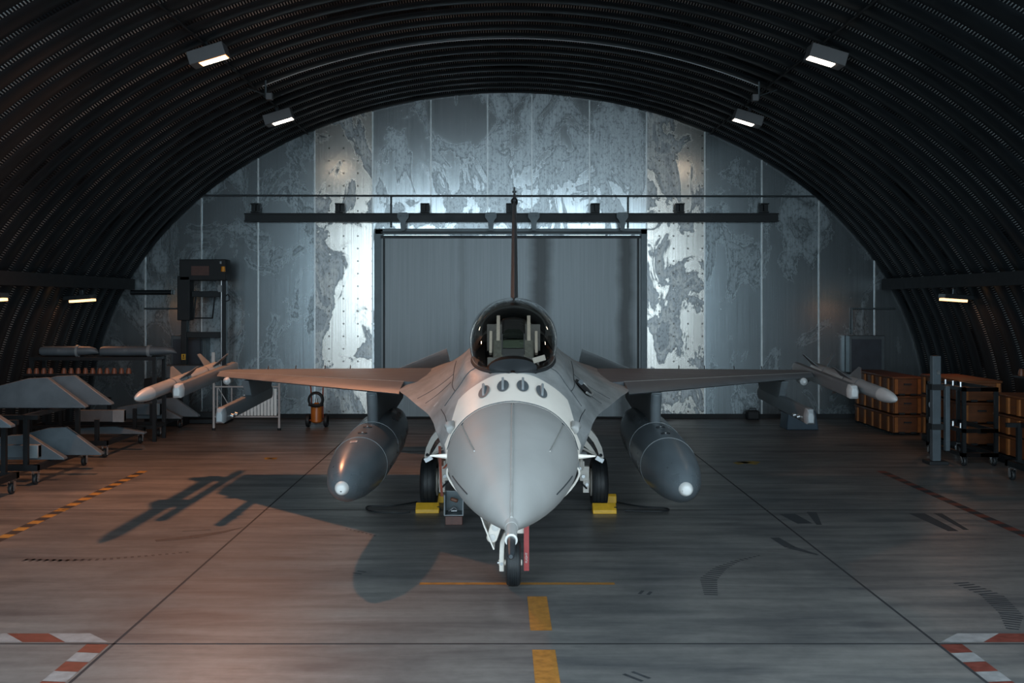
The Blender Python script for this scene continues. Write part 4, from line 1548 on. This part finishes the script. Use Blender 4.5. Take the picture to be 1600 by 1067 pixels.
def dolly(yc, L, label, W=1.9, xi=-7.42, shelf2=None):
    """steel storage dolly with its inner side at xi; four casters, posts and one or two decks"""
    d = 1 if xi < 0 else -1
    t = thing('storage_dolly', (xi - d * W / 2, yc, 0), label, 'dolly', 'storage dollies')
    mb = MB()
    for s_ in (-1, 1):
        mb.box((0, s_ * (L / 2 - .05), .27), (W, .08, .09)).box((s_ * (W / 2 - .04), 0, .27), (.08, L, .09))
        for s2 in (-1, 1):
            mb.box((s_ * (W / 2 - .2), s2 * (L / 2 - .06), .30 + (shelf2 or .4) / 2), (.07, .07, shelf2 or .4))
    if shelf2:
        for s_ in (-1, 1):
            mb.box((0, s_ * (L / 2 - .05), shelf2 + .28), (W, .07, .07)).box((s_ * (W / 2 - .25), 0, shelf2 + .28), (.07, L, .07))
    mb.build('dolly_frame', M['dolly'], t)
    for s_ in (-1, 1):
        for s2 in (-1, 1):
            caster(t, s_ * (W / 2 - .07), s2 * (L / 2 - .1))
    return t


dolly(14.55, 2.1, 'black storage dolly at the left photo edge, nearest the camera', shelf2=.78)
dolly(17.25, 2.1, 'second black storage dolly from the front on the left side, with two tiers of fins', shelf2=.78)
dolly(20.1, 2.1, 'third black storage dolly on the left side, with a low box on it')
dolly(22.9, 1.7, 'black storage dolly on the left side nearest the back wall')


def pylon(xt, yc, z0, L, H, label, th=.15, rackz=None, flip=1):
    """stored swept wing pylon standing on edge; inner lower tip at xt"""
    t = thing('stored_pylon', (xt, yc, z0), label, 'pylon', 'stored grey pylons')
    s_ = flip
    poly = [(0, 0), (-.01, .035), (-L * .44, H), (-L * .66, H * .97), (-L, H * .72), (-L, 0)]
    def fn(u, v, w):
        return (s_ * u, w * (1 - .35 * v / max(H, .01)), v)
    MB().prism(poly, fn, -th / 2, th / 2).build('pylon_body', M['store_grey'], t, bevel=.010)
    if rackz is not None:
        rx_, rz_, rl, rh = rackz
        r_ = MB().box((s_ * (rx_ - rl / 2), -th / 2 - .06, rz_), (rl, .12, rh)).build('rack_box', M['store_grey'], t, bevel=.008)
        MB().box((s_ * (rx_ + .0 - .11), -th / 2 - .08, rz_), (.22, .13, rh + .01)).build('rack_end', M['store_pale'], r_, bevel=.008)
    return t


# dolly A (nearest), tips only in view
pylon(-6.97, 14.45, 1.12, 1.5, .46, 'grey swept pylon cut by the left photo edge, upper tier of the nearest dolly')
pylon(-7.30, 14.10, 1.12, 1.4, .36, 'grey swept pylon at the left photo edge, in front on the nearest dolly')
# dolly B upper tier
pylon(-7.02, 17.15, 1.12, 1.45, .50, 'grey swept pylon with small marks, front one on the upper tier of the second dolly')
pylon(-6.78, 17.65, 1.12, 1.45, .50, 'grey swept pylon standing just behind the front one on the second dolly')
# dolly B lower tier
pylon(-7.20, 16.75, .33, 1.35, .40, 'grey pylon with a pale ended rack box, front of the second dolly low tier', rackz=(-.36, .15, .85, .20))
pylon(-6.80, 17.25, .33, 1.35, .46, 'grey swept pylon behind the rack box, lower tier of the second dolly')
# dolly C
pylon(-7.02, 20.0, .33, 1.3, .14, 'flat grey pylon with sharp tip on the third dolly', rackz=(-.35, .36, .95, .22))
# dolly D
pylon(-7.12, 22.6, .33, 1.4, .34, 'grey pylon with a louvred rack box on the dolly nearest the back wall', rackz=(-.42, .22, .5, .24))
pylon(-6.86, 23.0, .33, 1.2, .42, 'grey swept pylon behind the louvred one on the dolly nearest the back wall')


def rackframe(xc, yc, W, H, label):
    t = thing('storage_rack', (xc, yc, 0), label, 'rack', 'storage racks')
    mb = MB()
    for s_ in (-1, 1):
        for s2 in (-1, 1):
            mb.box((s_ * (W / 2 - .04), s2 * .30, H / 2), (.07, .07, H))
    for z_ in (.3, H - .04):
        for s2 in (-1, 1):
            mb.box((0, s2 * .30, z_), (W, .06, .07))
        mb.box((-W / 2 + .04, 0, z_), (.06, .6, .06)).box((W / 2 - .04, 0, z_), (.06, .6, .06))
    mb.build('rack_frame', M['dolly'], t)
    return t


rackframe(-8.55, 21.6, 2.6, 1.74, 'black storage rack carrying long grey fairings on the left side')


def fairing(xa, xb, label):
    t = thing('stored_fairing', (xa, 21.6, 1.745), label, 'fairing', 'long grey fairings on the rack')
    L = xb - xa
    rgs = []
    for f, sc, dz in ((0, .8, 0), (.04, 1, 0), (.6, 1, 0), (.85, .85, .01), (.95, .6, .0), (1.0, .12, -.04)):
        rgs.append([(L * f, .12 * sc * math.cos(a_), .10 + dz + .10 * sc * math.sin(a_)) for a_ in [2 * PI * k / 20 for k in range(20)]])
    b_ = MB().loft(rgs).build('fairing_body', M['store_grey'], t)
    MB().tube([(L * .62, 0, .10), (L * .66, 0, .10)], .125, 20).build('joint_band', M['store_pale'], b_)
    MB().box((L * .35, -.115, .12), (.08, .02, .04)).build('access_plate', M['grey_dark'], b_)
    return t


fairing(-9.75, -8.55, 'long grey fairing at the left photo edge on the storage rack')
fairing(-8.50, -6.93, 'long grey beak ended fairing on the storage rack, right one')
capn = 0
cg = 'orange protective caps in a row on the left rack'
tag(MB().box((-8.75, 20.95, 1.40), (2.1, .10, .04)).build('cap_rail', M['dolly']), 'black rail holding a row of orange caps on the left side', 'rail')
for k in range(14):
    x_ = -9.70 + .145 * k + (.12 if k > 3 else 0)
    t = thing('protective_cap', (x_, 20.95, 1.42), 'small orange brown protective cap in the row under the grey fairings', 'cap', cg)
    MB().tube([(0, 0, 0), (0, 0, .05), (0, 0, .11)], [.05, .05, .03], 12).build('cap_body', M['cap_orange'], t)
tag(MB().box((-7.50, 24.15, 1.25), (1.05, .35, .30)).build('equipment_case', M['store_grey'], bevel=.02), 'long grey equipment case stacked behind the left dollies', 'case')
tag(MB().box((-7.95, 24.15, .55), (.9, .5, 1.1)).build('equipment_cabinet', M['dolly'], bevel=.02), 'black cabinet under the long grey case, left side', 'cabinet')


# ------------------------------------------------------------------ crates and trolleys, right side
def crate(x0, y0, z0, W, L, H, label, g='orange wooden crates'):
    """long ribbed crate; its ribbed side faces the aisle (-x), its end faces the camera (-y)"""
    t = thing('wooden_crate', (x0, y0, z0), label, 'crate', g)
    MB().box((W / 2, L / 2, H * .46), (W, L, H * .84)).build('crate_body', M['crate'], t, bevel=.01)
    MB().box((W / 2, L / 2, H * .935), (W + .03, L + .03, H * .11)).build('lid', M['crate'], t, bevel=.01)
    for k in range(5):
        MB().box((-.018, L * (.10 + .2 * k), H * .47), (.036, .07, H * .80)).build('batten', M['crate_batten'], t)
    for s_ in (.10, .90):
        MB().box((W * s_, -.016, H * .47), (.07, .032, H * .80)).build('batten', M['crate_batten'], t)
    MB().box((W / 2, -.02, H * .6), (.16, .03, .03)).build('handle', M['black'], t)
    for s_ in (.3, .7):
        MB().box((W * s_, -.015, .02), (.12, .03, .035)).build('foot', M['black'], t)
    return t


tier = ['bottom', 'middle', 'top']
for k in range(3):
    crate(8.22, 22.3, .04 + .41 * k, .62, 2.4, .40, 'orange ribbed crate, %s of the stack behind the right missile' % tier[k])
    crate(8.50, 19.6, .16 + .41 * k, .75, 1.9, .40, 'orange crate, %s of the second stack, behind the grey upright' % tier[k])
    crate(8.72, 16.9, .16 + .36 * k, .85, 1.9, .35, 'dark orange crate, %s of the stack at the right photo edge' % tier[k])
tag(MB().box((8.86, 20.5, .08), (.7, 2.0, .14)).build('pallet', M['dolly']), 'dark pallet under the second stack of crates', 'pallet')
tag(MB().box((9.14, 17.8, .08), (.8, 2.0, .14)).build('pallet', M['dolly']), 'dark pallet under the crates at the right photo edge', 'pallet')
tag(MB().box((8.55, 23.6, .02), (.6, 2.3, .03)).build('pallet', M['dolly']), 'thin dark board under the first stack of crates', 'pallet')
tag(MB().box((9.1, 25.02, .56), (.5, .5, 1.1)).build('equipment_case', M['frame_grey'], bevel=.02), 'grey equipment case behind the first stack of crates', 'case')

rt = thing('rack_trolley', (8.15, 18.85, 0), 'black rack trolley with two rows of bright clamps beside the second crate stack', 'trolley')
mb = MB()
for y_ in (-.75, .75):
    for x_ in (-.28, .28):
        mb.box((x_, y_, .75), (.06, .06, 1.20))
for z_ in (.20, .62, 1.34):
    for x_ in (-.28, .28):
        mb.box((x_, 0, z_), (.06, 1.56, .07))
    for y_ in (-.75, .75):
        mb.box((0, y_, z_), (.62, .06, .07))
mb.build('trolley_frame', M['dolly'], rt)
for z_ in (.62, 1.34):
    for k in range(5):
        MB().tube([(-.28, -.62 + .31 * k, z_ + .03), (-.28, -.62 + .31 * k, z_ + .12)], .024, 8).build('clamp', M['steel'], rt)
for y_ in (-.70, .70):
    for x_ in (-.26, .26):
        caster(rt, x_, y_)
MB().tube([(-.33, .5, .95), (-.36, .5, .95)], .05, 12).build('gauge', M['steel'], rt)
MB().box((-.34, .5, .66), (.03, .10, .12)).build('data_plate', M['missile_grey'], rt)
up_ = thing('upright_post', (7.50, 18.4, 0), 'grey square upright post standing before the second stack of crates', 'post')
MB().box((0, 0, .98), (.15, .13, 1.86)).build('post_body', M['store_grey'], up_, bevel=.012)
MB().box((0, 0, .03), (.34, .34, .06)).build('post_base', M['black'], up_, bevel=.01)
for z_ in (.66, 1.36):
    MB().box((0, 0, z_), (.20, .18, .10)).build('post_clamp', M['black'], up_)
MB().box((.02, -.075, 1.62), (.05, .02, .07)).build('post_plate', M['steel'], up_)
MB().box((.22, .04, .80), (.08, .10, 1.15)).build('side_tube', M['store_grey'], up_, bevel=.01)
dolly(16.0, 1.6, 'black storage dolly at the right photo edge before the crates', W=1.5, xi=7.95, shelf2=.6)
capr = 'orange caps in a row on the right wall rack'
tag(MB().box((9.55, 18.5, 1.46), (.10, 2.4, .04)).build('cap_rail', M['dolly']), 'black rail holding orange caps along the right wall', 'rail')
for k in range(8):
    t = thing('protective_cap', (9.55, 17.5 + .28 * k, 1.48), 'small dull orange protective cap in the row along the right wall', 'cap', capr)
    MB().tube([(0, 0, 0), (0, 0, .06), (0, 0, .13)], [.055, .055, .035], 12).build('cap_body', M['cap_orange'], t)
